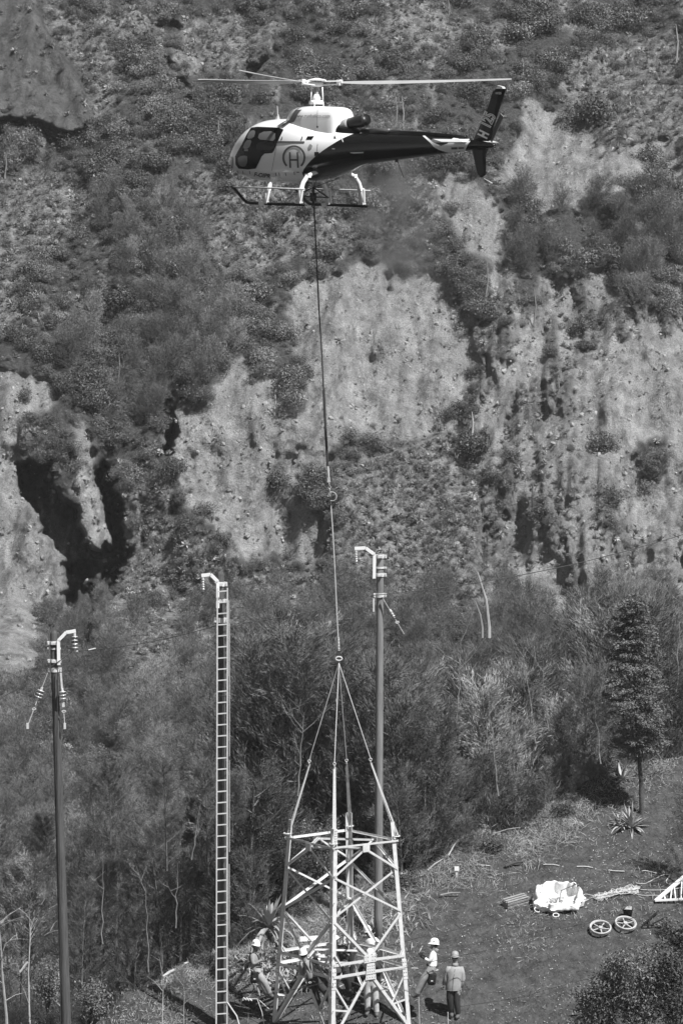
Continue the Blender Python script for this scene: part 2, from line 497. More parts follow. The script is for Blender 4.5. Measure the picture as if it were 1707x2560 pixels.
# ------------------------------------------------------------------ vegetation prototypes
def tri_cloud(pos, d1, d2):
    """rhombic leaves: pos centre, d1 half length vector, d2 half width vector"""
    v = np.stack([pos - d1, pos + d2, pos + d1, pos - d2], 1).reshape(-1, 3)
    f = np.arange(len(v)).reshape(-1, 4)
    return v, f
def rv(n, rg): 
    a = rg.normal(size=(n, 3)); return a / np.linalg.norm(a, axis=1, keepdims=True)
def bush_mesh(seed, n=520, leaf=.11, lob=9, flat=.8, r=1.0):
    rg = np.random.default_rng(seed)
    c = rv(lob, rg) * rg.uniform(.2, .62, (lob, 1)) * r; c[:, 2] = np.abs(c[:, 2]) * flat + .15 * r
    k = rg.integers(0, lob, n); d = rv(n, rg); d[:, 2] = d[:, 2] * .75 + .12
    rad = rg.uniform(.28, .5, lob)[k] * r
    p = c[k] + d * (rad * rg.uniform(.72, 1.08, n))[:, None]
    nr = d + .8 * rv(n, rg); a = np.cross(nr, rv(n, rg)); a /= np.linalg.norm(a, axis=1, keepdims=True)
    b = np.cross(nr, a); b /= np.linalg.norm(b, axis=1, keepdims=True)
    s = leaf * rg.uniform(.5, 1.2, (n, 1))
    return np_mesh('bush', *tri_cloud(p, a * s, b * s * .5))
def tuft_mesh(seed, n=40, h=.35, wd=.018, spread=.9):
    rg = np.random.default_rng(seed)
    an = rg.uniform(0, 6.283, n); til = rg.uniform(.1, spread, n)
    d = np.stack([np.cos(an) * np.sin(til * 1.3), np.sin(an) * np.sin(til * 1.3), np.cos(til * 1.3)], 1)
    L = h * rg.uniform(.55, 1.1, (n, 1))
    p = np.stack([rg.normal(0, .05, n), rg.normal(0, .05, n), np.zeros(n)], 1)
    side = np.cross(d, rv(n, rg)); side /= np.linalg.norm(side, axis=1, keepdims=True)
    mid = p + d * L * .55; tip = p + d * L + np.array([0, 0, -1]) * L * .25 * til[:, None]
    v = np.stack([p - side * wd * .5, p + side * wd * .5, mid + side * wd, tip, mid - side * wd], 1).reshape(-1, 3)
    f = np.arange(len(v)).reshape(-1, 5)
    return np_mesh('tuft', v, f)
def blade_quads(base, d, L, wd, droop, seg=4):
    """long tapering blades bent down by droop: (n) arrays -> v,f"""
    n = len(base); side = np.cross(d, np.array([0, 0, 1.0]) + 1e-3); side /= np.linalg.norm(side, axis=1, keepdims=True)
    vs_ = []; 
    for i in range(seg + 1):
        t = i / seg
        c = base + d * (L * t)[:, None]; c[:, 2] -= droop * L * t * t
        wv = wd * (math.sin(math.pi * min(1, .22 + t * .78)) ** .7 if t < 1 else .04)
        nrm = np.cross(side, d)
        vs_.append(np.stack([c - side * wv[:, None], c - nrm * 0.35 * wv[:, None], c + side * wv[:, None]], 1))
    v = np.stack(vs_, 1)  # n, seg+1, 3, 3
    per = (seg + 1) * 3
    f = []
    for i in range(seg):
        for j in range(2):
            a = i * 3 + j; f.append((a, a + 1, a + 4, a + 3))
    f = np.array(f)
    F = (f[None] + (np.arange(n) * per)[:, None, None]).reshape(-1, 4)
    return v.reshape(-1, 3), F
def rosette(seed, n=34, L=1.0, wd=.055, lo=.15, hi=1.45, droop=.25):
    rg = np.random.default_rng(seed)
    an = np.arange(n) * 2.39996 + rg.normal(0, .2, n); el = np.linspace(hi, lo, n) + rg.normal(0, .12, n)
    d = np.stack([np.cos(an) * np.cos(el), np.sin(an) * np.cos(el), np.sin(el)], 1)
    return blade_quads(np.zeros((n, 3)) + d * .05, d, L * rg.uniform(.7, 1.1, n), wd * rg.uniform(.8, 1.2, n), droop * (1.6 - el) * rg.uniform(.6, 1.4, n))
def feather(seed, H=5.0, spread=1.3, n=2300, up=.7, sl=.34, wdt=.011):
    """slender tree heath or she-oak: fine twigs swept upwards along thin limbs. -> crown (v,f), limbs MB"""
    rg = np.random.default_rng(seed)
    lean = rg.normal(0, .06, 2)
    nb = 52; mb = MB()
    tr = [Vector((lean[0] * H * t * t, lean[1] * H * t * t, H * t)) for t in np.linspace(0, .93, 7)]
    mb.tube(tr, [.05 * H / 5 * (1 - .8 * i / 6) for i in range(7)], 5)
    ps = []; ds = []; Ls = []
    for i in range(nb):
        t = .07 + .93 * (i / nb) ** .85; an = i * 2.4 + rg.uniform(-.5, .5)
        Lb = spread * (1.12 - t) ** .6 * rg.uniform(.55, 1.2)
        b = np.array([lean[0] * H * t * t, lean[1] * H * t * t, H * t * .93])
        e = rg.uniform(.25, .75) * up + .1
        d = np.array([math.cos(an) * math.cos(e), math.sin(an) * math.cos(e), math.sin(e)])
        bend = np.array([0, 0, rg.uniform(.15, .6)])
        if i % 2 == 0:
            q = [Vector((b + d * Lb * s + bend * Lb * s * s).tolist()) for s in (0, .35, .7, 1)]
            mb.tube(q, [.018, .012, .008, .003], 4, False)
        # plumes: tight sprays of fine twigs along the outer part of the limb, gaps between them
        npl = 5; k = n // nb // npl
        for j in range(npl):
            s0 = .3 + .75 * (j + rg.uniform(0, .6)) / npl; c = b + d * Lb * s0 + bend * Lb * s0 * s0 + rg.normal(0, .05 * spread, 3)
            dd = d + bend * 1.6 * s0 + rg.normal(0, .35, 3) + np.array([0, 0, .3]); dd /= np.linalg.norm(dd)
            Lp = sl * 2.2 * rg.uniform(.7, 1.2); u = rg.uniform(0, 1, (k, 1))
            ps.append(c + dd * Lp * u + rg.normal(0, .028, (k, 3)) * (1 + 1.5 * u))
            d2 = dd + rg.normal(0, .30, (k, 3)); ds.append(d2 / np.linalg.norm(d2, axis=1, keepdims=True))
    p = np.concatenate(ps); d = np.concatenate(ds); n2 = len(p)
    sd = np.cross(d, rv(n2, rg)); sd /= np.linalg.norm(sd, axis=1, keepdims=True)
    L = sl * rg.uniform(.5, 1.2, (n2, 1)); wv = wdt * rg.uniform(.6, 1.6, (n2, 1))
    v, f = tri_cloud(p + d * L * .5, d * L * .5, sd * wv)
    return v, f, mb

PROTO = bpy.data.collections.new('plant_sources')   # not linked to the scene: only instanced from
def proto(name, me, m):
    me.materials.clear(); me.materials.append(m)
    o = bpy.data.objects.new(name, me); PROTO_NOW.objects.link(o); return o
def proto_col(name):
    global PROTO_NOW
    PROTO_NOW = bpy.data.collections.new(name); return PROTO_NOW

def scatter(name, pts, scl, rot, idx, coll, label):
    me = bpy.data.meshes.new(name)
    me.vertices.add(len(pts)); me.vertices.foreach_set('co', np.asarray(pts, np.float32).ravel())
    a = me.attributes.new('s', 'FLOAT', 'POINT'); a.data.foreach_set('value', np.asarray(scl, np.float32))
    a = me.attributes.new('r', 'FLOAT_VECTOR', 'POINT'); a.data.foreach_set('vector', np.asarray(rot, np.float32).ravel())
    a = me.attributes.new('i', 'INT', 'POINT'); a.data.foreach_set('value', np.asarray(idx, np.int32))
    o = bpy.data.objects.new(name, me); COL.objects.link(o)
    tr = bpy.data.node_groups.new(name + '_nodes', 'GeometryNodeTree')
    tr.interface.new_socket('Geometry', in_out='INPUT', socket_type='NodeSocketGeometry')
    tr.interface.new_socket('Geometry', in_out='OUTPUT', socket_type='NodeSocketGeometry')
    n = tr.nodes; l = tr.links
    gi = n.new('NodeGroupInput'); go = n.new('NodeGroupOutput'); ip = n.new('GeometryNodeInstanceOnPoints')
    ci = n.new('GeometryNodeCollectionInfo'); ci.inputs['Collection'].default_value = coll
    ci.inputs['Separate Children'].default_value = True; ci.inputs['Reset Children'].default_value = True
    def na(nm, ty):
        k = n.new('GeometryNodeInputNamedAttribute'); k.data_type = ty; k.inputs[0].default_value = nm; return k.outputs[0]
    l.new(gi.outputs[0], ip.inputs['Points']); l.new(ci.outputs[0], ip.inputs['Instance'])
    ip.inputs['Pick Instance'].default_value = True
    l.new(na('i', 'INT'), ip.inputs['Instance Index']); l.new(na('s', 'FLOAT'), ip.inputs['Scale'])
    l.new(na('r', 'FLOAT_VECTOR'), ip.inputs['Rotation'])
    l.new(ip.outputs[0], go.inputs[0])
    mo = o.modifiers.new('plants', 'NODES'); mo.node_group = tr
    return tag(o, label, kind='stuff')

# sources: the same shapes in a dark, a middle and a light foliage
M['leaf_dk'] = mat('dark_leaf', .085, .5, var=.4, scale=.9, rnd=.3, spec=.3)
M['leaf_lt'] = mat('light_leaf', .17, .5, var=.4, scale=.9, rnd=.3, spec=.3)
M['needle_dk'] = mat('dark_feathery_foliage', .095, .6, var=.4, scale=.8, rnd=.3, spec=.25)
M['needle_lt'] = mat('light_sunlit_feathery_foliage', .23, .6, var=.4, scale=.8, rnd=.3, spec=.25)  # light foliage tone, brightened further to put sunlit tips into the colour
cb = proto_col('bush_sources'); q = 0
for mm in ('leaf_dk', 'leaf', 'leaf_lt'):
    for i in range(3): proto('bush_a%d' % q, bush_mesh(100 + q, 1500, .048, 16, .75), M[mm]); q += 1
ct = proto_col('tuft_sources')
for i in range(3): proto('tuft_a%d' % i, tuft_mesh(200 + i, 46, .36, .016), M['grass'])
for i in range(3):
    v, f = rosette(210 + i, 22, .30, .03, .1, 1.3, .2); proto('tuft_b%d' % i, np_mesh('rosette', v, f), M['leaf_pale'])
for i in range(3): proto('tuft_c%d' % i, bush_mesh(220 + i, 160, .038, 6, .5, .45), M['leaf_lt'])
cf = proto_col('feather_sources'); q = 0
for mm in ('needle_dk', 'needle', 'needle_lt'):
    for i in range(2):
        v, f, mb = feather(300 + q, 2.6, 1.0, 3000, .9, .2, .0065); proto('feather_a%d' % q, np_mesh('feather', v, f), M[mm]); q += 1

rg = RNG
def tone_idx(px, py, k, s):
    t = 1.5 * fbm(px / 190, py / 230, s, 4, .6) + rg.normal(0, .28, len(px))
    return np.clip(np.round(t * 1.1 + 1), 0, 2).astype(int) * k + rg.integers(0, k, len(px))
# dense scrub over everything that is neither rock nor boulder
n = 22000
px = rg.uniform(-150, 1860, n); py = rg.uniform(-160, 2720, n)
r_, b_, d_, g_ = zones(px + rg.normal(0, 13, n), py + rg.normal(0, 18, n))
dens = fbm(px / 70, py / 60, 90, 4, .6)
keep = (r_ < .5) & (b_ < .5) & (d_ < .5) & ((g_ < .5) | ((rg.uniform(0, 1, n) < .22) & (dens > .12))) & (rg.uniform(0, 1, n) < .5 + .9 * dens)
px, py, g_, dens = px[keep], py[keep], g_[keep], dens[keep]
pts = hill(px, py)
sc = (.3 + .75 * rg.uniform(0, 1, len(px)) ** 2.5 + .9 * np.maximum(0, dens)) * np.interp(py, [0, 1500, 2100, 2600], [1.15, .95, .7, .5]) * np.where(g_ > .5, .6, 1)
rot = np.stack([rg.normal(0, .2, len(px)), rg.normal(0, .2, len(px)), rg.uniform(0, 6.28, len(px))], 1)
scatter('hillside_scrub', pts, sc, rot, tone_idx(px, py, 3, 91), cb, 'dense dark scrub covering the mountainside between the pale scarps')
# dry grass and small rosettes
n = 60000
px = rg.uniform(-150, 1860, n); py = rg.uniform(-160, 2300, n)
r_, b_, d_, g_ = zones(px + rg.normal(0, 16, n), py + rg.normal(0, 22, n))
u = rg.uniform(0, 1, n)
cl = fbm(px / 40, py / 60, 95, 3)
keep = (d_ < .5) & (((g_ > .5) & (u < .8)) | ((r_ > .5) & (u < .08 + .4 * np.maximum(0, cl - .1))) | ((b_ > .5) & (u < .08)) | ((r_ < .5) & (b_ < .5) & (u < .10)))
px, py = px[keep], py[keep]
pts = hill(px, py) + np.array([0, -.08, .04])
sc = rg.uniform(.35, 1.15, len(px)) * np.where(r_[keep] > .5, .45, 1)
rot = np.stack([rg.normal(.5, .3, len(px)), rg.normal(0, .3, len(px)), rg.uniform(0, 6.28, len(px))], 1)
scatter('dry_grass_and_rosettes', pts, sc, rot, rg.choice([0, 1, 2, 0, 1, 2, 3, 4, 5, 6, 7, 8, 6, 7, 8, 6, 7], len(px)), ct, 'dry grass tufts and pale small rosettes dotting the open mountainside')
# feathery heath on the left spur and the lower slope
n = 6500
px = rg.uniform(-150, 1860, n); py = rg.uniform(500, 2720, n)
r_, b_, d_, g_ = zones(px, py)
sp = inpoly(px / K, py / K, SHRUB[-1]) | inpoly(px / K, py / K, SHRUB[0]) | (py > 1520)
u = fbm(px / 90, py / 120, 97, 3)
keep = (r_ < .5) & (d_ < .5) & sp & ((g_ < .5) | (rg.uniform(0, 1, n) < .3)) & (u > -.28)
px, py = px[keep], py[keep]
pts = hill(px, py)
sc = rg.uniform(.4, 1.15, len(px)) * np.interp(py, [500, 1500, 2600], [.8, .85, .7])
rot = np.stack([rg.normal(0, .16, len(px)), rg.normal(0, .16, len(px)), rg.uniform(0, 6.28, len(px))], 1)
scatter('feathery_heath', pts, sc, rot, tone_idx(px, py, 2, 93), cf, 'feathery heath thicket on the lower slope and the left spur')

# loose stones and rubble on the scarps
cs = proto_col('stone_sources'); M['stone'] = mat('pale_stone', .25, .9, var=.25, scale=3, rnd=.35)
for q in range(4):
    bm = bmesh.new(); bmesh.ops.create_icosphere(bm, subdivisions=1, radius=.5); rr_ = random.Random(q)
    for v_ in bm.verts: v_.co = v_.co * rr_.uniform(.6, 1.15); v_.co.z *= .75
    me_ = bpy.data.meshes.new('stone'); bm.to_mesh(me_); bm.free(); proto('stone_a%d' % q, me_, M['stone'])
n = 16000
px = rg.uniform(-150, 1860, n); py = rg.uniform(-100, 1800, n)
r_, b_, d_, g_ = zones(px, py)
cl = fbm(px / 50, py / 90, 99, 4, .6)
keep = ((r_ > .5) & (rg.uniform(0, 1, n) < .5 + 1.2 * cl)) | ((g_ > .5) & (rg.uniform(0, 1, n) < .06)) | ((d_ > .5) & (rg.uniform(0, 1, n) < .3))
px, py = px[keep], py[keep]
scatter('rubble', hill(px, py), .07 + .38 * rg.uniform(0, 1, len(px)) ** 4, rg.uniform(0, 6.28, (len(px), 3)), rg.integers(0, 4, len(px)), cs, 'loose stones and rubble lying on the bare scarps')

# ================================================================== the steel tower section
def corner(k, z):
    d = ((-.147, -.989), (.989, -.147), (.147, .989), (-.989, .147))[k % 4]
    r = 1.495 + (4.88 - z) * .0827
    return Vector((d[0] * r, d[1] * r, z))
def angle(mb, a, b, u, v, w=.07, t=.009):
    """L-section from a to b with flanges along u and v"""
    a = Vector(a); b = Vector(b); d = (b - a).normalized()
    u = (u - d * u.dot(d)).normalized(); v = (v - d * v.dot(d) - u * v.dot(u)).normalized()
    for p, q in ((u, v), (v, u)):
        o = p * (w / 2); vs_ = []
        for e in (a, b):
            for i, j in ((0, 0), (1, 0), (1, 1), (0, 1)): vs_.append(e + p * (w * i) + q * (t * j))
        mb.add(vs_, [(3, 2, 1, 0), (4, 5, 6, 7), (0, 1, 5, 4), (1, 2, 6, 5), (2, 3, 7, 6), (3, 0, 4, 7)])
    return mb
TW = thing('lattice_tower', 'grey galvanised steel lattice tower section hanging from four slings, crew around it', 'tower', (0, 0, 0))
def gz(x, y): return float(ground_z(x, y))
for k in range(4):
    d0 = (corner(k + 1, 0) - corner(k, 0)).normalized(); d1 = (corner(k - 1, 0) - corner(k, 0)).normalized()
    c0 = corner(k, 0)
    zb = gz(corner(k, -.6).x, corner(k, -.6).y) - .08
    mb = MB(); angle(mb, corner(k, zb), corner(k, 5.41), d0, d1, .135, .014)
    leg = mb.build('leg', M['steel'], TW)
    # bolted splice cover at the waist and a foot plate
    out = -(d0 + d1).normalized()
    mb = MB(); a = corner(k, 1.12) + out * .018; b = corner(k, 1.66) + out * .018
    angle(mb, a, b, d0, d1, .155, .012)
    sp = mb.build('splice_plate', M['steel'], TW)
    mb = MB()
    for zz in (1.2, 1.3, 1.48, 1.58):
        for dd, nn in ((d0, d1), (d1, d0)):
            for s in (.045, .12):
                p = corner(k, zz) + out * .018 + dd * s
                mb.lathe([(.012, 0), (.012, .012)], p - nn * .002, -nn, 6)
    mb.build('bolt_heads', M['dkmetal'], sp)['kind'] = 'stuff'
    mb = MB()
    for i in range(7):
        for s in (.05, .1):
            p = corner(k, 4.95 + .065 * i) + d0 * s
            mb.lathe([(.011, 0), (.011, .01)], p - d1 * .002, -d1, 6)
    bh = mb.build('bolt_holes', M['dkmetal'], TW); bh['kind'] = 'stuff'
n_out = [(corner(k, 0) + corner(k + 1, 0)).normalized() for k in range(4)]
for k in range(4):
    no = n_out[k]; A = lambda z, k=k: corner(k, z); B = lambda z, k=k: corner(k + 1, z)
    fd = (B(0) - A(0)).normalized()
    def mem(name, a, b, off, w=.06, m='steel', k=k, no=no):
        a = Vector(a) + no * off; b = Vector(b) + no * off
        up = Vector((0, 0, 1)) if abs((b - a).normalized().z) < .95 else fd
        return angle(MB(), a, b, -no if off < 0 else no * -1, up, w).build(name, M[m], TW)
    ins = .05
    A_ = lambda z: A(z) + fd * ins
    B_ = lambda z: B(z) - fd * ins
    mid = lambda z: (A(z) + B(z)) / 2
    mem('top_rail', A(4.88) - fd * .05, B(4.86) + fd * .05, .035, .06)
    pl = MB(); x0 = mid(4.86) + no * .05
    def plate(c, w_, h_, name, th=.012, m='steel', top=1.0):
        mb = MB(); c = Vector(c)
        v = []
        for s in (0, th):
            for i, j in ((-1, -1), (1, -1), (top, 1), (-top, 1)): v.append(c + fd * (w_ / 2 * i) + Vector((0, 0, h_ / 2 * j)) + no * s)
        mb.add(v, [(3, 2, 1, 0), (4, 5, 6, 7), (0, 1, 5, 4), (1, 2, 6, 5), (2, 3, 7, 6), (3, 0, 4, 7)])
        return mb.build(name, M[m], TW)
    plate(mid(4.80) + no * .05, .23, .2, 'gusset_plate')
    mem('diagonal_brace', mid(4.74), A_(4.10), .02); mem('diagonal_brace', mid(4.74), B_(4.10), .02)
    mem('diagonal_brace', A_(4.06), B_(2.95), .02); mem('diagonal_brace', B_(4.06), A_(2.95), -.07)
    mem('diagonal_brace', A_(2.88), mid(1.90) - fd * .12, .02, .075); mem('diagonal_brace', B_(2.88), mid(1.90) + fd * .12, .02, .075)
    mem('waist_rail', A_(1.72), mid(1.74) - fd * .1, .03, .08); mem('waist_rail', B_(1.72), mid(1.74) + fd * .1, .03, .08)
    mem('waist_rail', A_(1.40), mid(1.42) - fd * .12, .03, .08); mem('waist_rail', B_(1.40), mid(1.42) + fd * .12, .03, .08)
    gp = plate(mid(1.82) + no * .045, .40, .20, 'gusset_plate')
    g2 = plate(mid(1.48) + no * .06, .36, .44, 'gusset_plate', top=.72)
    mb = MB()
    for i in (-.11, -.04, .04, .11):
        for j in (-.16, -.08, .0, .08, .15):
            mb.lathe([(.011, 0), (.011, .012)], mid(1.48) + fd * i * (1 - j * .8) + Vector((0, 0, j)) + no * .071, no, 6)
    for i in (-.16, -.08, .08, .16):
        for j in (-.05, .05): mb.lathe([(.011, 0), (.011, .012)], mid(1.82) + fd * i + Vector((0, 0, j)) + no * .056, no, 6)
    mb.build('bolt_heads', M['dkmetal'], g2)['kind'] = 'stuff'
    # small struts from the leg to the waist rail, seen beside each leg
    mem('corner_strut', A_(2.02), A(1.72) + fd * .26, .055, .05); mem('corner_strut', B_(2.02), B(1.72) - fd * .26, .055, .05)
    for s, C in ((-1, A), (1, B)):
        top = mid(1.28) + fd * s * .06; foot = C(-.32) - fd * s * .04
        mem('main_brace', top, foot, .02, .09)
        nd = top.lerp(foot, .52)
        mem('leg_strut', nd, C(1.26) - fd * s * .03, -.01, .055)
        mem('leg_strut', nd, C(nd.z + .1) - fd * s * .03, -.01, .055)
        nd2 = top.lerp(foot, .25)
# plan bracing between the middles of the faces
for z, nm in ((4.84, 'plan_brace'), (1.74, 'plan_brace')):
    mids = [(corner(k, z) + corner(k + 1, z)) / 2 for k in range(4)]
    for k in range(4):
        a, b = mids[k] * .985, mids[(k + 1) % 4] * .985; a.z = b.z = z - .02 - .012 * (k % 2)
        angle(MB(), a, b, (-(a + b)).normalized(), Vector((0, 0, -1)), .06).build(nm, M['steel'], TW)
# step bolts up the near leg
for i, z in enumerate(np.arange(.2, 4.7, .36)):
    c = corner(0, float(z)); sd = (1 if i % 2 else -1)
    d = (corner(1, 0) - corner(0, 0)).normalized() if sd > 0 else (corner(3, 0) - corner(0, 0)).normalized()
    p = c + d * .06 - Vector((0, .0, 0)); o = Vector((0, -1, 0)) if sd > 0 else Vector((.35, -1, 0)).normalized()
    mb = MB(); mb.tube([p, p + o * .11, p + o * .115 + Vector((0, 0, .03))], .009, 6)
    mb.build('step_bolt', M['steel'], TW)

# ================================================================== slings and the long line
HOOK = P(847, 1652, .0)
gsl = 'slings from the hook to the tower corners'
for k, (sp, en, nm) in enumerate((((772, 1912, 0), (722, 2084), 'sling from the hook to the left tower corner, wire above and pale webbing below'),)):
    pass
sl_data = [
 (0, (836, 1918), 'pale webbing sling hanging to the nearest tower corner, in front of the others'),
 (1, (926, 1907), 'webbing sling slanting down to the right tower corner'),
 (2, (866, 1909), 'dim webbing sling to the rear tower corner, behind the near one'),
 (3, (773, 1911), 'webbing sling slanting down to the left tower corner')]
for k, sh, lab in sl_data:
    c = corner(k, 5.02); top = corner(k, 5.1)
    dY = c.y * .60
    s = P(sh[0], sh[1], dY)
    T = thing('lifting_sling', lab, 'sling', (c.x, c.y, c.z), gsl)
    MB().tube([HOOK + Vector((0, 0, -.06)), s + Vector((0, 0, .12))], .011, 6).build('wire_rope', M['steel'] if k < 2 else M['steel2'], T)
    mb = MB(); mb.torus(s + Vector((0, 0, .09)), .04, .012, (0, 1, 0), 14, 6, .8).torus(s + Vector((0, 0, .02)), .035, .012, (1, 0, 0), 14, 6)
    mb.build('shackle', M['steel2'], T, True)
    # webbing strap, doubled, wrapped round the leg
    mb = MB(); e = c + Vector((0, -.02, 0)) * 1
    mb.bar(s, e, .06, .012, (1, 0, 0) if abs(c.x) > 1 else (0, 1, 0)); mb.bar(s + Vector((.01, .03, 0)), e + Vector((.06, .06, .02)), .045, .012, (0, 1, 0))
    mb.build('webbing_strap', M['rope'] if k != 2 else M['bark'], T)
    mb = MB(); mb.torus(c + Vector((0, 0, .0)), .10, .022, (0, 0, 1), 12, 5); mb.build('strap_wrap', M['rope'], T)

LL = thing('lifting_line', 'long dark lifting line from the helicopter hook down to the sling ring', 'lifting line', (HOOK.x, HOOK.y, HOOK.z))
lp = [(785, 515), (787, 560), (791, 640), (797, 770), (803, 860), (809, 975), (814, 1080), (819, 1165), (822, 1200), (826, 1250), (829, 1290), (833, 1350), (838, 1450), (842, 1540), (846, 1610), (847, 1640)]
lw = [P(x, y, 0) for x, y in lp]
def seg(i, j, r, name, m): MB().tube(lw[i:j + 1], r, 6).build(name, M[m], LL)
seg(0, 5, .02, 'upper_cable', 'rope_dk'); seg(5, 7, .034, 'sheathed_cable', 'rope_dk')
mb = MB(); mb.tube([lw[7], lw[8]], .03, 8); mb.box(lw[8], (.08, .06, .12)); mb.build('cable_clamp', M['steel2'], LL)
mb = MB()
a, b = lw[8], lw[9]
for i in range(7): mb.torus(a.lerp(b, (i + .5) / 7), .035, .011, (i % 2, (i + 1) % 2, 0), 10, 5)
mb.build('chain', M['steel2'], LL)
mb = MB(); c = lw[9]
mb.box(c, (.10, .09, .16)).torus(c + Vector((.13, 0, .02)), .09, .018, (0, 1, 0), 14, 6).torus(c + Vector((-.13, 0, .02)), .09, .018, (0, 1, .3), 14, 6).torus(c + Vector((0, -.04, -.1)), .06, .018, (1, 0, 0), 12, 6)
mb.build('swivel_hook', M['dkmetal'], LL)
mb = MB(); mb.torus(c + Vector((.05, -.05, .1)), .12, .012, (.3, 1, 0), 14, 5); mb.build('safety_loop', M['rope'], LL)
seg(9, 14, .018, 'lower_cable', 'steel2'); 
mb = MB()
for i in range(9): mb.torus(lw[14].lerp(lw[15], i / 8) + Vector((0, 0, .16)), .022, .009, (0, 0, 1), 8, 5)
mb.build('swivel_chain', M['steel'], LL); MB().torus(HOOK + Vector((0, 0, .06)), .085, .019, (0, 1, 0), 18, 6, .6).build('master_ring', M['steel'], LL)

# ================================================================== wooden poles
def band(mb, c, r, h): mb.lathe([(r, -h / 2), (r, h / 2)], c, (0, 0, 1), 16)
def insul(root, a, d, n, size=.085, gap=.11, name='insulator_string'):
    """a string of glass discs from a along d"""
    a = Vector(a); d = Vector(d).normalized()
    mb = MB(); mb.tube([a, a + d * (gap * (n + 1))], .014, 6); mb.lathe([(.035, .0), (.035, .08)], a, d, 8)
    st = mb.build(name, M['steel'], root)
    for i in range(n):
        q = a + d * (gap * (i + 1))
        m2 = MB(); m2.lathe([(.025, -.045), (.03, -.012), (size, 0), (size * .96, .016), (.03, .022)], q, d, 14)
        m2.build('insulator_disc', M['glassy'], st, True)
    return a + d * (gap * (n + 1))
def pole_at(label, top, bot, Y, r0, r1, arm, mt, bands, loc_g):
    t = P(top[0], top[1], Y); b = P(bot[0], bot[1], Y)
    zb = gz(b.x, Y) - .3
    b2 = t + (b - t) * ((zb - t.z) / (b.z - t.z))
    T = thing('wooden_pole', label, 'utility pole', (b2.x, b2.y, b2.z), 'wooden poles with white bracket arms')
    n = 14; pts = [t.lerp(b2, i / (n - 1)) for i in range(n)]
    mb = MB(); mb.tube([t + Vector((0, 0, .10)), t + Vector((0, 0, .07))] + pts, [r0 * .35, r0 * .8] + [r0 + (r1 - r0) * i / (n - 1) for i in range(n)], 18)
    mb.build('pole', M[mt], T, True)
    ap = [P(x, y, Y - r0 - .05) for x, y in arm]
    mb = MB()
    for i in range(len(ap) - 1): mb.bar(ap[i], ap[i + 1], .085, .075, (0, 1, 0))
    mb.build('bracket_arm', M['white'], T)
    for (py, h, ex) in bands:
        fr = (py - top[1]) / (bot[1] - top[1]); c = P(top[0] + (bot[0] - top[0]) * fr, py, Y)
        mb = MB(); rr = r0 + .022 + (r1 - r0) * fr; band(mb, c, rr, h)
        for s in (-1, 1):
            mb.box(c + Vector((s * (rr + .03), -.02, 0)), (.07, .05, h * .95)); 
            for zz in (-.25, .25): mb.tube([c + Vector((s * (rr + .035), -.09, zz * h)), c + Vector((s * (rr + .035), .06, zz * h))], .011, 6)
        if ex: mb.box(c + Vector((0, -rr - .03, 0)), (.12, .06, h * .6))
        mb.build('pole_clamp', M['steel'], T)
    return T, ap
EPX = .0107
T1, ap = pole_at('leftmost wooden pole, dark, its white arm pointing right', (135, 1585), (166, 2560), 0.0, .095, .15, [(190, 1577), (166, 1581), (147, 1601), (148, 1662)], 'wood_dk', [(1607, .1, 1), (1621, .05, 0), (1652, .1, 1), (1674, .12, 0)], None)
e = insul(T1, ap[0] + Vector((-.03, 0, -.05)), (0.02, 0, -1), 4, .085, .10)
for a, b, lab in (((120, 1682), (70, 1815), 0), ((153, 1682), (163, 1815), 1)):
    a = P(a[0], a[1], -.2); b = P(b[0], b[1], -.2); d = (b - a).normalized(); L = (b - a).length
    MB().bar(a, a + d * .42, .05, .012).build('tie_strap', M['steel'], T1)
    insul(T1, a + d * .42, d, 3, .10, .09)
    mb = MB(); mb.bar(a + d * .80, a + d * .93, .07, .02); mb.torus(a + d * 1.05, .05, .012, (0, 1, 0), 12, 5, .5); mb.bar(a + d * 1.1, b, .018, .018)
    mb.box(b, (.06, .04, .16)); mb.build('tension_clamp', M['steel'], T1)
mb = MB(); mb.tube([P(145, 1675, -.2), P(143, 1900, -.2), P(146, 2100, -.2), P(150, 2300, -.2), P(153, 2620, -.2)], .012, 6); mb.build('down_lead', M['rope_dk'], T1)

T2, ap = pole_at('middle wooden pole with a tall ladder strapped up its front', (552, 1437), (557, 2560), 0.12, .095, .15, [(504, 1439), (527, 1436), (545, 1454), (545, 1520)], 'wood_dk', [(1460, .12, 1), (1502, .1, 1), (1550, .13, 0)], None)
insul(T2, ap[0] + Vector((.04, 0, -.04)), (0.02, 0, -1), 5, .045, .065)
T3, ap = pole_at('right wooden pole, pale, standing just behind the tower', (950, 1393), (945, 2348), 3.7, .095, .125, [(886, 1371), (914, 1370), (936, 1386), (935, 1446)], 'wood', [(1391, .1, 1), (1419, .05, 0), (1437, .1, 1), (1488, .12, 0)], None)
insul(T3, ap[0] + Vector((.04, 0, -.04)), (0.03, 0, -1), 5, .04, .065)
a = P(957, 1496, 3.5); b = P(1010, 1585, 3.5); d = (b - a).normalized(); L = (b - a).length
MB().bar(a, a + d * .36, .05, .012).build('tie_strap', M['steel'], T3); insul(T3, a + d * .36, d, 3, .05, .07)
mb = MB(); mb.torus(a + d * .78, .05, .012, (0, 1, 0), 12, 5, .5); mb.bar(a + d * .68, b, .014, .014); mb.build('tension_clamp', M['steel'], T3)
mb = MB(); mb.bar(P(934, 1496, 3.45), P(934, 1529, 3.45), .045, .02); mb.build('tie_strap', M['steel'], T3)

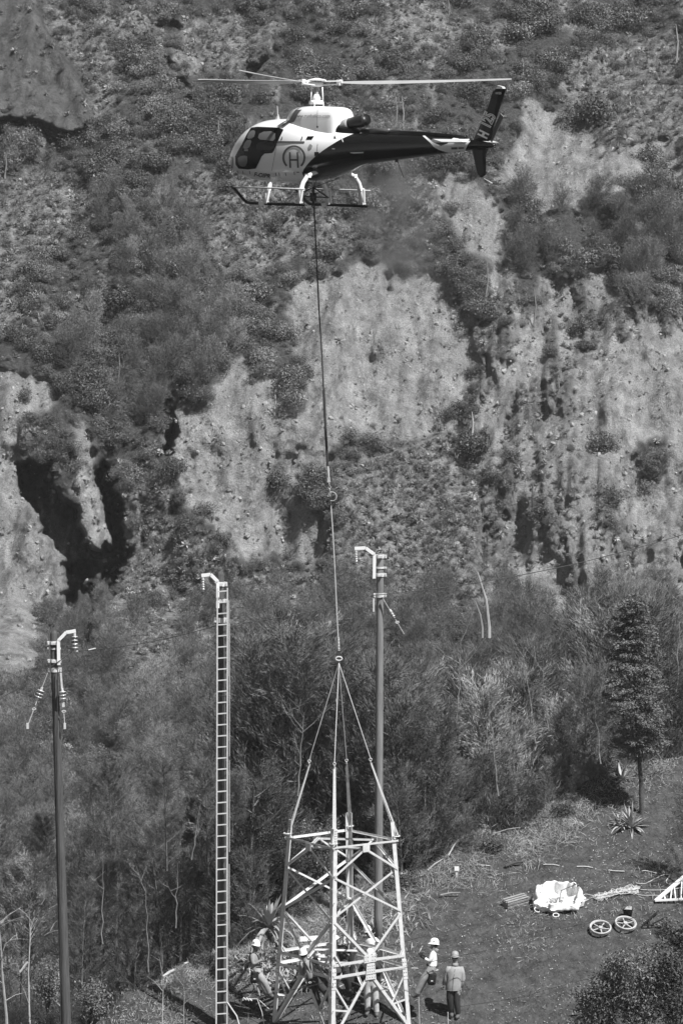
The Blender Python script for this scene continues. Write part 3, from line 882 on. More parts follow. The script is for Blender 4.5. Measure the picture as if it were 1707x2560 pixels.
# ladder strapped to the middle pole
ly = -.17
zbL = gz(P(556, 2560, ly).x, ly)
LD = thing('ladder', 'very tall aluminium ladder standing against the middle wooden pole', 'ladder', tuple(P(556, 2620, ly)))
for xs in ((544, 541), (569, 568)):
    t = P(xs[0], 1470, ly); b = P(xs[1], 2560, ly); b = t + (b - t) * ((zbL - t.z) / (b.z - t.z))
    MB().bar(t, b, .035, .06, (0, 1, 0)).build('rail', M['steel'], LD)
py = 1479
while py < 2620:
    f = (py - 1470) / 1090
    MB().bar(P(544 - 3 * f + 1, py, ly - .01), P(569 - f - 1, py - 2, ly - .01), .03, .03).build('rung', M['steel'], LD)
    py += 27.8
for p0, p1, dx in ((1500, 1690, 0), (1560, 1900, 6), (1890, 2130, 5), (2160, 2330, 3)):
    MB().bar(P(575 + dx * .2 - 2, p0, ly + .02), P(573 + dx * .2, p1, ly + .02), .018, .03).build('extension_rail', M['steel2'], LD)
for yy in (1560, 1740, 1925, 2115, 2300, 2470):
    mb = MB(); mb.torus(P(556, yy, 0.0), .17, .012, (0, .12, 1), 16, 5); mb.build('lashing_strap', M['rope_dk'], LD)

# overhead cable across the whole view
def cat(p, q, sag, n=14):
    return [Vector(p).lerp(Vector(q), i / n) + Vector((0, 0, -4 * sag * (i / n) * (1 - i / n))) for i in range(n + 1)]
pts = []
kp = [(-140, 1825, -6), (0, 1748, -3), (118, 1672, -.3), (181, 1629, -.1)]
for a, b in zip(kp[:-1], kp[1:]): pts += cat(P(*a), P(*b), .02, 5)[:-1]
pts += cat(P(181, 1629, -.1), P(545, 1563, .0), .12, 14)[:-1] + cat(P(545, 1563, 0), P(935, 1488, 3.4), .12, 14)[:-1] + cat(P(935, 1488, 3.4), P(1707, 1336, 8), .25, 20)[:-1] + cat(P(1707, 1336, 8), P(2100, 1262, 12), .05, 6)
tag(MB().tube(pts, .0115, 5).build('overhead_cable', M['rope_dk']), 'thin dark overhead cable rising from the left pole past the others to the right edge', 'cable')
MB_ = MB(); MB_.tube([P(182, 1630, -.1), P(196, 1628, -.1)], .022, 6); MB_.tube([P(222, 1625, -.1), P(240, 1621, -.1)], .02, 6)
MB_.build('cable_clamp', M['steel'], bpy.data.objects[T1.name])

# ================================================================== the helicopter
HL0 = Vector(P(791, 511, 0))
YAW = math.atan2(.766, -.643)
HR = Matrix.Rotation(YAW, 3, 'Z')
HEL = thing('helicopter', 'white and black single rotor helicopter hovering with its tail to the right', 'helicopter', HL0, rot=(0, 0, YAW))
def wX(X):
    xi = 791 - 59.9 * X; q = X
    for _ in range(6): q = (-.671 - (xi - 853.5) * (102 + .766 * q) / 9500) / .643
    return q
def wv(v):
    q = wX(v[0]); return (q, v[1], v[2] * (102 + .766 * q) / 102)
def hb(mb, name, m, parent=None, smooth=True, raw=False):
    if not raw: mb.v = [wv(p) for p in mb.v]
    me = mb.mesh(name, Vector((0, 0, 0)), smooth)
    return link(name, me, M[m] if isinstance(m, str) else m, parent or HEL)
M['h_white'] = mat('gloss_white_paint', .82, .22, coat=.6)
M['h_black'] = mat('gloss_black_paint', .005, .3, coat=.12, spec=.2)
M['h_dark'] = mat('dark_tinted_glass', .005, .15, spec=.12)
M['h_glass'] = mat('window_pane', .15, .12, spec=.6)
M['h_line'] = mat('grey_lettering', .09, .4)
M['h_grey'] = mat('mid_grey_paint', .3, .35)
M['h_blade'] = mat('rotor_blade_paint', .38, .4, var=.1, scale=2)
M['h_soot'] = mat('exhaust_steel', .03, .4, metal=.5)
SEC = [ # X, half width, z top, z bottom, exponent
 (3.32, .03, 1.24, 1.06, 2.0), (3.24, .26, 1.36, .93, 2.0), (3.08, .46, 1.50, .83, 2.1), (2.85, .64, 1.68, .75, 2.2), (2.5, .80, 1.94, .68, 2.4),
 (2.15, .89, 2.13, .63, 2.6), (1.7, .935, 2.25, .60, 2.8), (1.2, .945, 2.28, .59, 2.8), (.7, .93, 2.27, .585, 2.7), (.2, .90, 2.22, .60, 2.6),
 (-.3, .84, 2.12, .66, 2.4), (-.8, .74, 2.02, .76, 2.3), (-1.3, .61, 1.95, .89, 2.2), (-1.8, .47, 1.92, 1.01, 2.1), (-2.4, .34, 1.905, 1.10, 2.05),
 (-3.2, .27, 1.885, 1.17, 2.0), (-4.4, .21, 1.85, 1.27, 2.0), (-5.5, .165, 1.80, 1.36, 2.0), (-6.3, .135, 1.75, 1.43, 2.0), (-6.9, .10, 1.69, 1.47, 2.0), (-7.3, .05, 1.63, 1.51, 2.0), (-7.38, .01, 1.59, 1.55, 2.0)]
S_ = np.array(SEC)[::-1]
def sec(X): return [float(np.interp(X, S_[:, 0], S_[:, i])) for i in range(1, 5)]
def loft(xs, fn, nseg=48):
    mb = MB(); v = []; f = []
    for X in xs:
        w_, zt, zb, e = fn(X); zc = zb + (zt - zb) * .46
        for j in range(nseg):
            t = 2 * math.pi * j / nseg; c, s = math.cos(t), math.sin(t)
            yy = w_ * math.copysign(abs(c) ** (2 / e), c)
            zz = zc + ((zt - zc) if s > 0 else (zc - zb)) * math.copysign(abs(s) ** (2 / e), s)
            v.append((X, yy, zz))
    n = len(xs)
    for i in range(n - 1):
        for j in range(nseg):
            j2 = (j + 1) % nseg; f.append((i * nseg + j, i * nseg + j2, (i + 1) * nseg + j2, (i + 1) * nseg + j))
    f.append(tuple(range(nseg - 1, -1, -1))); f.append(tuple((n - 1) * nseg + j for j in range(nseg)))
    return mb.add(v, f)
def smoothxs(lo, hi, n): return [lo + (hi - lo) * i / (n - 1) for i in range(n)]
# smooth the section table so that the loft has no kinks
XS = np.concatenate([np.array([3.32, 3.30, 3.27, 3.22, 3.15]), np.linspace(3.05, -7.3, 90), [-7.38]])
tab = np.array([sec(x) for x in XS])
for _ in range(3):
    t2 = tab.copy(); t2[4:-2] = (tab[3:-3] + 2 * tab[4:-2] + tab[5:-1]) / 4; tab = t2
body = loft(list(XS), lambda X: tuple(tab[int(np.argmin(np.abs(XS - X)))]), 56)
# two-tone paint of the fuselage: white ahead of a curved line, black behind it
def hull_paint():
    m = bpy.data.materials.new('fuselage_paint'); m.use_nodes = True; n = m.node_tree.nodes; l = m.node_tree.links; b = n['Principled BSDF']
    b.inputs['Roughness'].default_value = .22; b.inputs['Coat Weight'].default_value = .25; b.inputs['Coat Roughness'].default_value = .05
    tc = n.new('ShaderNodeTexCoord'); sx = n.new('ShaderNodeSeparateXYZ'); l.new(tc.outputs['Object'], sx.inputs[0])
    fc = n.new('ShaderNodeFloatCurve'); cu = fc.mapping.curves[0]
    pts = [(.55, .02), (.79, -.17), (1.04, -.50), (1.36, -.98), (1.67, -1.48), (1.95, -1.88), (2.3, -2.1)]
    cu.points[0].location = (pts[0][0] / 3, (pts[0][1] + 3) / 3); cu.points[1].location = (pts[-1][0] / 3, (pts[-1][1] + 3) / 3)
    for p in pts[1:-1]: cu.points.new(p[0] / 3, (p[1] + 3) / 3)
    fc.mapping.update()
    dv = n.new('ShaderNodeMath'); dv.operation = 'DIVIDE'; dv.inputs[1].default_value = 3; l.new(sx.outputs['Z'], dv.inputs[0])
    l.new(dv.outputs[0], fc.inputs['Value'])
    ma = n.new('ShaderNodeMath'); ma.operation = 'MULTIPLY_ADD'; ma.inputs[1].default_value = 3; ma.inputs[2].default_value = -3; l.new(fc.outputs[0], ma.inputs[0])
    gt = n.new('ShaderNodeMath'); gt.operation = 'GREATER_THAN'; l.new(sx.outputs['X'], gt.inputs[0]); l.new(ma.outputs[0], gt.inputs[1])
    mr = n.new('ShaderNodeMapRange'); mr.inputs[3].default_value = .006; mr.inputs[4].default_value = .82
    l.new(gt.outputs[0], mr.inputs[0]); l.new(mr.outputs[0], b.inputs['Base Color']); return m
fus = hb(body, 'fuselage', hull_paint())
CW = np.array([(-1.18, .22, 2.50, 2.05), (-1.13, .30, 2.56, 1.98), (-1.0, .34, 2.59, 1.95), (-.6, .40, 2.61, 1.9), (0, .45, 2.62, 1.9), (.4, .43, 2.60, 1.95), (.62, .37, 2.56, 2.0), (.85, .27, 2.44, 2.05), (1.05, .14, 2.30, 2.1), (1.15, .05, 2.24, 2.15)])
cowl = loft(smoothxs(1.15, -1.18, 40), lambda X: (float(np.interp(X, CW[:, 0], CW[:, 1])) * 1.25, float(np.interp(X, CW[:, 0], CW[:, 2])), float(np.interp(X, CW[:, 0], CW[:, 3])) - .35, 3.2), 44)
hb(cowl, 'engine_cowling', 'h_white')
# ray target for everything painted on or let into the skin
from mathutils.bvhtree import BVHTree
# both meshes are already corrected by hb()
bv = body.v + cowl.v; bf = body.f + [tuple(i + len(body.v) for i in q) for q in cowl.f]
BVH = BVHTree.FromPolygons([HR @ Vector(p) + HL0 for p in bv], bf)
HRI = HR.inverted()
LASTH = [None]
def skin(px, py, off=.008):
    o = CAM; d = (P(px, py, 0) - CAM).normalized()
    h, nn, _, dist = BVH.ray_cast(o, d)
    if h is None:
        best = None
        h, nn, _, dist = BVH.find_nearest(P(px, py, LASTH[0] if LASTH[0] is not None else 0))
    LASTH[0] = h.y
    if nn.dot(d) > 0: nn = -nn
    return HRI @ (h + nn * off - HL0)
def c1(x, y): return (480 + x / 3.4087, 180 + y / 3.4087)
def c2(x, y): return (850 + x / 3.4087, 180 + y / 3.4087)
def densify(poly, step):
    r = []
    for i in range(len(poly)):
        a, b = poly[i], poly[(i + 1) % len(poly)]; L = math.dist(a, b); k = max(1, int(L / step))
        r += [(a[0] + (b[0] - a[0]) * j / k, a[1] + (b[1] - a[1]) * j / k) for j in range(k)]
    return r
def roundp(poly, it=2):
    for _ in range(it):
        r = []
        for i in range(len(poly)):
            a, b = poly[i], poly[(i + 1) % len(poly)]
            r += [(a[0] * .75 + b[0] * .25, a[1] * .75 + b[1] * .25), (a[0] * .25 + b[0] * .75, a[1] * .25 + b[1] * .75)]
        poly = r
    return poly
def patch(name, poly, m, conv=c1, off=.008, step=10, parent=None, rnd=0):
    if rnd: poly = roundp(poly, rnd)
    pl = densify(poly, step); xs = [p[0] for p in pl]; ys = [p[1] for p in pl]
    ins = []
    y = min(ys) + step / 2
    while y < max(ys):
        x = min(xs) + step / 2
        while x < max(xs):
            if inpoly(np.array([x]), np.array([y]), pl)[0] and min(math.dist((x, y), q) for q in pl) > step * .45: ins.append((x, y))
            x += step
        y += step
    co = [Vector(p) for p in pl + ins]; n = len(pl)
    vo, _, fo, *_ = delaunay_2d_cdt(co, [(i, (i + 1) % n) for i in range(n)], [], 1, 1e-5)
    mb = MB()
    LASTH[0] = None
    mb.add([skin(*conv(v.x, v.y), off) for v in vo], [tuple(f) for f in fo])
    return hb(mb, name, m, parent, raw=True)
def textpatch(name, txt, pos, size, m, conv=c1, off=.012, rot=0, shear=0, sx=1.0, plane=None, bold=0.0, parent=None):
    cu = bpy.data.curves.new(name, 'FONT'); cu.body = txt; cu.size = 1; cu.shear = shear; cu.offset = bold; cu.resolution_u = 3
    o = bpy.data.objects.new(name, cu); COL.objects.link(o)
    dg = bpy.context.evaluated_depsgraph_get(); me = bpy.data.meshes.new_from_object(o.evaluated_get(dg))
    bpy.data.objects.remove(o)
    vs_ = [v.co.copy() for v in me.vertices]; fs = [tuple(p.vertices) for p in me.polygons]
    cr, sr = math.cos(rot), math.sin(rot)
    out = []
    for v in vs_:
        x, y = v.x * size * sx, v.y * size
        q = (pos[0] + x * cr + y * sr, pos[1] + x * sr - y * cr)
        out.append(plane(*q, off) if plane else skin(*conv(*q), off))
    mb = MB(); mb.add(out, fs)
    return hb(mb, name, m, parent, False, raw=True)

dark = patch('cabin_glazing_surround', [(505, 475), (560, 468), (745, 475), (782, 492), (755, 545), (735, 590), (700, 670), (685, 690), (620, 695), (595, 720), (562, 790), (545, 822), (480, 830), (400, 822), (375, 790), (370, 720), (385, 690), (430, 610), (470, 530)], 'h_dark', step=12)
def pane(nm, poly, m, off=.02, rnd=1): return patch(nm, poly, m, off=off, step=14, parent=None, rnd=rnd)
pane('window_pane', [(500, 505), (535, 498), (546, 515), (532, 566), (470, 572), (482, 535)], 'h_glass')
pane('window_pane', [(462, 582), (520, 577), (492, 655), (436, 655)], 'h_glass')
pane('window_pane', [(583, 512), (715, 505), (712, 592), (640, 582), (562, 575)], 'h_glass')
pane('window_pane', [(600, 590), (722, 602), (702, 668), (548, 672), (556, 610)], 'h_black')
pane('chin_window', [(397, 722), (470, 708), (482, 735), (468, 800), (425, 806), (397, 780)], 'h_glass')
pane('chin_window', [(340, 715), (353, 735), (350, 785), (352, 838), (333, 818), (318, 775), (322, 735)], 'h_glass', rnd=1)
pane('seat_back', [(452, 660), (486, 660), (484, 674), (450, 674)], 'h_grey', .026, 0)
# paint stripe up the front of the cowling
patch('cowling_stripe', [(936, 322), (885, 325), (852, 375), (832, 408), (790, 438), (748, 472), (776, 478), (832, 438), (872, 424), (892, 390), (910, 350)], 'h_line', step=9, off=.010)
# emblem: an H in an open ring
arc = []
cx0, cy0 = 870, 728
ang = [R_(a) for a in range(-48, 229, 6)]
outer = [(cx0 + 98 * math.cos(a), cy0 - 103 * math.sin(a)) for a in ang]; inner = [(cx0 + 82 * math.cos(a), cy0 - 88 * math.sin(a)) for a in ang][::-1]
patch('ring_emblem', outer + inner, 'h_line', step=16, off=.010)
patch('letter_emblem', [(828, 683), (842, 683), (842, 741), (896, 741), (893, 683), (906, 683), (912, 815), (898, 815), (896, 756), (843, 756), (847, 815), (832, 815)], 'h_line', step=14, off=.010)
textpatch('web_address', 'www.runhelico.com', (868, 388), 41, 'h_line', sx=.93)
textpatch('registration', 'F-OIPR', (528, 886), 50, 'h_black', rot=R_(7), shear=.15, sx=.93, bold=.02)
for (x, y) in ((388, 850), (432, 852), (490, 853), (712, 868), (740, 868), (795, 868), (868, 860), (938, 860)):
    patch('marking_dash', [(x, y - 12), (x + 5, y - 12), (x + 10, y + 14), (x + 5, y + 14)], 'h_black', step=30, off=.01)
patch('marking_dash', [(893, 849), (915, 849), (915, 855), (893, 855)], 'h_black', step=30, off=.01)
# doors: track, seams, vents and handles
patch('door_track', [(728, 588), (960, 592), (960, 606), (728, 606)], 'h_line', step=20, off=.010)
patch('door_seam', [(722, 610), (727, 610), (684, 842), (680, 842)], 'h_grey', step=30, off=.009)
patch('panel_seam', [(1070, 318), (1073, 318), (1068, 470), (1065, 470)], 'h_grey', step=30, off=.009)
patch('panel_seam', [(1070, 612), (1073, 612), (1068, 690), (1065, 690)], 'h_line', step=30, off=.009)
patch('air_vent', [(985, 550), (1042, 548), (1022, 577), (972, 577)], 'h_black', step=20, off=.011)
patch('fuel_cap', [(1010, 612), (1028, 628), (1024, 648), (1002, 660), (992, 648), (996, 626)], 'h_grey', step=14, off=.011, rnd=1)
patch('cowling_latch', [(1062, 460), (1078, 462), (1074, 478), (1064, 474)], 'h_black', step=20, off=.012)
patch('cowling_latch', [(770, 550), (774, 552), (768, 582), (758, 580)], 'h_black', step=20, off=.012)
patch('cowling_latch', [(940, 550), (945, 552), (938, 582), (928, 580)], 'h_black', step=20, off=.012)
patch('cowling_latch', [(1215, 535), (1222, 555), (1230, 568), (1208, 566)], 'h_black', step=20, off=.012)
patch('baggage_handle', [(1350, 684), (1462, 681), (1462, 690), (1380, 694), (1350, 690)], 'h_white', step=24, off=.012)
patch('baggage_handle', [(1195, 650), (1218, 650), (1218, 659), (1195, 659)], 'h_grey', step=24, off=.012)
patch('side_step', [(1046, 682), (1084, 682), (1084, 718), (1046, 718)], 'h_black', step=20, off=.02)
patch('cowling_strut', [(1262, 530), (1268, 528), (1292, 598), (1286, 600)], 'h_white', step=20, off=.014)
# white sweep along the tail boom
patch('boom_stripe', [(702, 545), (722, 543), (795, 600), (860, 630), (915, 610), (955, 570), (975, 556), (1090, 560), (1110, 590), (1088, 618), (1062, 672), (1010, 686), (960, 690), (900, 680), (845, 664), (800, 640), (765, 600)], 'h_white', c2, step=12, off=.008)
patch('boom_grille', [(948, 641), (1000, 640), (1000, 657), (948, 658)], 'h_line', c2, step=20, off=.012)
patch('boom_grille', [(1008, 641), (1058, 640), (1056, 652), (1008, 654)], 'h_line', c2, step=20, off=.012)
# shaft cover along the top of the boom
mb = MB(); mb.tube([(-1.9, 0, 1.93), (-4.2, 0, 1.875), (-6.2, 0, 1.78)], [.085, .075, .06], 12); hb(mb, 'drive_shaft_cover', 'h_black')
mb = MB(); mb.box((-2.7, .02, 1.96), (.75, .17, .12)); hb(mb, 'heat_shield', 'h_line')
# tail: fins, stabiliser, tail rotor
def foil(pts, th):
    """fin in the X-Z plane from a polygon, tapered edges"""
    n = len(pts); cx = sum(p[0] for p in pts) / n; cz = sum(p[1] for p in pts) / n
    v = [(p[0], 0, p[1]) for p in pts] + [(cx + (p[0] - cx) * .62, th / 2, cz + (p[1] - cz) * .9) for p in pts] + [(cx + (p[0] - cx) * .62, -th / 2, cz + (p[1] - cz) * .9) for p in pts]
    f = [(i, (i + 1) % n, n + (i + 1) % n, n + i) for i in range(n)] + [((i + 1) % n, i, 2 * n + i, 2 * n + (i + 1) % n) for i in range(n)]
    f += [tuple(n + i for i in range(n)), tuple(2 * n + i for i in reversed(range(n)))]
    return MB().add(v, f)
fin = hb(foil([(-6.50, 1.70), (-7.44, 3.07), (-7.86, 3.07), (-7.16, 1.68)], .10), 'tail_fin', 'h_black', smooth=False)
hb(foil([(-7.46, 3.08), (-7.50, 3.17), (-7.80, 3.13), (-7.84, 3.08)], .09), 'fin_tip', 'h_white', fin, False)
hb(foil([(-6.43, 1.50), (-6.68, .80), (-6.86, .71), (-7.05, .80), (-7.02, 1.50)], .09), 'lower_fin', 'h_black', smooth=False)
mb = MB(); mb.tube([(-6.86, 0, .72), (-7.3, 0, .56)], .014, 6); hb(mb, 'tail_skid', 'steel2')
mb = MB(); mb.add([(-5.95, -.98, 1.70), (-5.95, .98, 1.70), (-6.38, .98, 1.66), (-6.38, -.98, 1.66), (-6.1, -.98, 1.64), (-6.1, .98, 1.64), (-6.02, .98, 1.735), (-6.02, -.98, 1.735)],
    [(0, 1, 6, 7), (7, 6, 2, 3), (1, 0, 4, 5), (5, 4, 3, 2), (0, 7, 3, 4), (1, 5, 2, 6)]); hb(mb, 'stabiliser', 'h_white', smooth=False)
TR = hb(MB().tube([(-6.92, -.05, 1.62), (-6.92, -.22, 1.62)], .05, 10), 'tail_rotor_hub', 'h_grey')
for s in (-1, 1):
    a = Vector((-6.92, -.2, 1.62)); b = a + Vector((-.54 * s, 0, .76 * s)); hb(MB().bar(a + (b - a) * .1, b, .02, .15, (1, 0, .7)), 'tail_rotor_blade', 'h_grey', TR, False)
# lettering up the fin: world plane y = 0 of the helicopter, on its left face
def finplane(x, y, off):
    px, py = c2(x, y); w0 = P(px, py, 0); d = (w0 - CAM).normalized()
    o = HRI @ (CAM - HL0); dd = HRI @ d
    t = (.066 + (off - .012) - o.y) / dd.y; return o + dd * t
fr = math.atan2(-430, 190)
textpatch('fin_number', '125', (1268, 486), 138, 'h_white', rot=fr + R_(2), sx=.62, plane=finplane, bold=.05)
textpatch('fin_number', '125', (1268, 486), 138, 'h_black', rot=fr + R_(2), sx=.62, plane=finplane, off=.018, bold=-.028)
textpatch('fin_letter', 'H', (1243, 572), 118, 'h_white', rot=fr + R_(2), sx=.62, plane=finplane, bold=.05)
textpatch('fin_badge', 'H125', (1322, 188), 26, 'h_white', rot=R_(2), sx=.85, plane=finplane, bold=.02)
# exhaust and rear fairing
mb = MB(); mb.tube([(-1.0, .02, 2.05), (-1.3, .02, 2.13), (-1.6, .02, 2.18), (-2.08, .02, 2.24)], [.13, .15, .155, .165], 20, False); mb.tube([(-2.08, .02, 2.24), (-1.5, .02, 2.16)], [.15, .12], 20, True)
hb(mb, 'exhaust_pipe', 'h_soot')
mb = MB(); mb.torus((-2.08, .02, 2.24), .158, .014, (-1, 0, .13), 20, 6); hb(mb, 'exhaust_rim', 'h_soot')
mb = MB(); mb.tube([(-1.25, .02, 2.1), (-1.45, .02, 2.15)], .175, 18); hb(mb, 'exhaust_collar', 'steel2')
hb(loft(smoothxs(-.95, -2.0, 12), lambda X: (.34 - .16 * (-.95 - X), 2.22 - .28 * (-.95 - X), 1.75, 2.4), 24), 'rear_fairing', 'h_black')
# mast, hub, blades
mb = MB(); mb.tube([(0, 0, 2.55), (0, 0, 3.2)], .06, 12); hb(mb, 'mast', 'h_grey')
mb = MB(); mb.lathe([(.19, 2.66), (.2, 2.69), (.2, 2.74), (.16, 2.77)], n=20); mb.lathe([(.1, 2.77), (.12, 2.82), (.05, 2.95)], n=14)
for a in range(3):
    t = R_(90 + 120 * a); mb.tube([(.19 * math.cos(t), .19 * math.sin(t), 2.72), (.17 * math.cos(t), .17 * math.sin(t), 3.12)], .018, 6)
    t += .6; mb.tube([(.19 * math.cos(t), .19 * math.sin(t), 2.60), (.19 * math.cos(t), .19 * math.sin(t), 2.72)], .02, 6)
hb(mb, 'swash_plate', 'white', raw=True)
mb = MB(); mb.lathe([(.05, 3.12), (.17, 3.15), (.19, 3.2), (.17, 3.24), (.06, 3.25)], n=18); mb.lathe([(.27, 3.285), (.27, 3.31), (.12, 3.345), (.03, 3.36)], n=22)
HUB = hb(mb, 'rotor_hub', 'white', raw=True)
Rb = 5.2
def blade(az_world, dz, nm='main_rotor_blade'):
    ax = az_world - YAW
    d = Vector((math.cos(ax), math.sin(ax), 0)); sd = Vector((-d.y, d.x, 0))
    mb = MB()
    for s in (-1, 1): mb.bar(d * .15 + sd * .06 * s + Vector((0, 0, 3.22 - .05 * s)), d * .68 + sd * .05 * s + Vector((0, 0, 3.24 - .04 * s)), .07, .03)
    mb.box(d * .62 + Vector((0, 0, 3.24)), (.12, .12, .15))
    sl_ = hb(mb, 'blade_grip', 'white', None, False, True)
    v = []; n = 22
    for i in range(n + 1):
        t = i / n; r = .62 + (Rb - .62) * t
        c = (.10 + .29 * min(1, t * 6)) * (1 if t < .97 else .7); tw = R_(16 - 11 * t)
        z = 3.24 + dz * t + .05 * math.sin(t * 3.14) * -.3
        o = d * r + Vector((0, 0, z)); x = sd * math.cos(tw) + Vector((0, 0, math.sin(tw))); zz = Vector((0, 0, 1))
        for a, b in ((.35, 0), (.22, .022), (-.2, .014), (-.65, 0), (-.2, -.012), (.22, -.018)): v.append(o + x * (a * c) + zz * b)
    m2 = MB(); f = []
    for i in range(n):
        for j in range(6): f.append((i * 6 + j, i * 6 + (j + 1) % 6, (i + 1) * 6 + (j + 1) % 6, (i + 1) * 6 + j))
    f += [tuple(range(5, -1, -1)), tuple(n * 6 + j for j in range(6))]
    m2.add(v, f); hb(m2, nm, 'h_blade', None, False, True)
blade(R_(-6), .07); blade(R_(114), .48); blade(R_(234), -.07)
# antennas
mb = MB(); mb.add([(1.5, 0, 2.26), (1.72, 0, 2.26), (1.58, 0, 2.42), (1.6, .03, 2.26), (1.6, -.03, 2.26)], [(0, 3, 2), (3, 1, 2), (1, 4, 2), (4, 0, 2)]); mb.tube([(1.6, 0, 2.38), (1.62, 0, 2.62)], .007, 5); hb(mb, 'roof_antenna', 'white', smooth=False)
mb = MB(); mb.tube([(-3.35, 0, 1.17), (-3.62, 0, .72)], .010, 5); mb.box((-3.33, 0, 1.16), (.1, .03, .06)); hb(mb, 'whip_antenna', 'dkmetal')
mb = MB(); mb.add([(.62, 0, .62), (.28, 0, .62), (.36, 0, .42), (.50, 0, .42), (.45, .04, .62), (.45, -.04, .62)], [(0, 4, 3), (4, 2, 3), (4, 1, 2), (5, 0, 3), (2, 5, 3), (1, 5, 2)]); hb(mb, 'belly_antenna', 'h_line', smooth=False)
# skids
def zt(X, y): return -.030 * X * 0 + .0
for s in (1, -1):
    y = 1.09 * s; dz = .0 if s > 0 else -.035
    mb = MB(); mb.tube([(2.20, y, .46 + dz), (2.10, y, .42 + dz), (1.72, y, .13 + dz), (1.58, y, .055 + dz), (1.40, y, .035 + dz), (.4, y, .015 + dz), (-.80, y, -.01 + dz)], .042, 10)
    sk_ = hb(mb, 'skid', 'h_black')
    mb = MB(); mb.tube([(2.20, y, .46 + dz), (.8, y + .05 * s, .44 + dz), (-.85, y + .05 * s, .40 + dz)], .022, 8); hb(mb, 'side_step_rail', 'steel2')
    for X in (.79, -.61):
        k = .0
        prof = [(.0, .66), (.42, .68), (.62, .72), (.80, .66), (.93, .52), (1.03, .30), (1.09, .03 + dz)] if X > 0 else [(0, .86), (.45, .87), (.62, .83), (.82, .74), (.96, .58), (1.04, .38), (1.09, .03 + dz)]
        mb = MB(); mb.tube([(X, a * s, b) for a, b in prof], [.05, .05, .055, .06, .06, .065, .085], 10); lg = hb(mb, 'skid_leg', 'white')
        mb = MB(); mb.bar((X + .06, 1.0 * s, .45), (X + .10, 1.09 * s, .05), .03, .03); mb.bar((X - .08, 1.09 * s, .05 + dz), (X + .12, 1.09 * s, .05 + dz), .10, .05); mb.box((X, 1.03 * s, .40), (.14, .12, .07)); mb.bar((X - .10, 1.06 * s, .42), (X - .06, 1.11 * s, .05), .035, .035); mb.box((X, .80 * s, .68 if X > 0 else .76), (.15, .10, .10)); hb(mb, 'leg_fitting', 'white', lg, False)
    hb(MB().bar((.82, y, .02 + dz), (1.04, y, .02 + dz), .09, .095), 'skid_sleeve', 'white', sk_, False)
# cargo swing frame under the belly
mb = MB(); w0 = [HRI @ (P(*q, 0) - HL0) for q in ((763, 478), (783, 468), (822, 495), (759, 491), (822, 494), (783, 512))]
for v in w0: v.y = v.y
mb.tube([w0[0], w0[1], w0[2]], .022, 6); mb.tube([w0[3], w0[4]], .02, 6); mb.tube([w0[1], w0[5]], .03, 8); mb.box(w0[1].lerp(w0[5], .55), (.13, .13, .22))
for a in ((.5, .35), (.5, -.35), (-.45, .35), (-.45, -.35)): mb.tube([w0[1], (a[0], a[1], .68)], .010, 5)
mb.torus(w0[5] + Vector((0, 0, -.03)), .05, .016, (0, 1, 0), 12, 5)
hb(mb, 'cargo_hook_frame', 'dkmetal', raw=True)

# ================================================================== the crew
M['skin'] = mat('weathered_skin', .22, .55)
M['hair'] = mat('dark_hair', .02, .7)
M['helmet'] = mat('white_safety_helmet', .82, .25)
M['helmet_g'] = mat('grey_safety_helmet', .33, .15, coat=.6)
M['shirt_g'] = mat('grey_shirt', .25, .85, var=.15, scale=9)
M['shirt_w'] = mat('pale_shirt', .7, .85, var=.08, scale=9)
M['shirt_d'] = mat('dark_shirt', .035, .85, var=.2, scale=9)
M['jacket'] = mat('grey_jacket', .30, .8, var=.12, scale=7)
M['trs_d'] = mat('dark_trousers', .03, .85, var=.3, scale=8)
M['trs_g'] = mat('grey_work_trousers', .30, .85, var=.25, scale=7)
M['trs_l'] = mat('pale_work_trousers', .48, .85, var=.25, scale=7)
M['boot'] = mat('worn_boots', .09, .7)
M['glove'] = mat('dark_glove', .02, .8)
M['harness'] = mat('harness_webbing', .03, .7)
M['bag'] = mat('black_tool_bag', .008, .8)
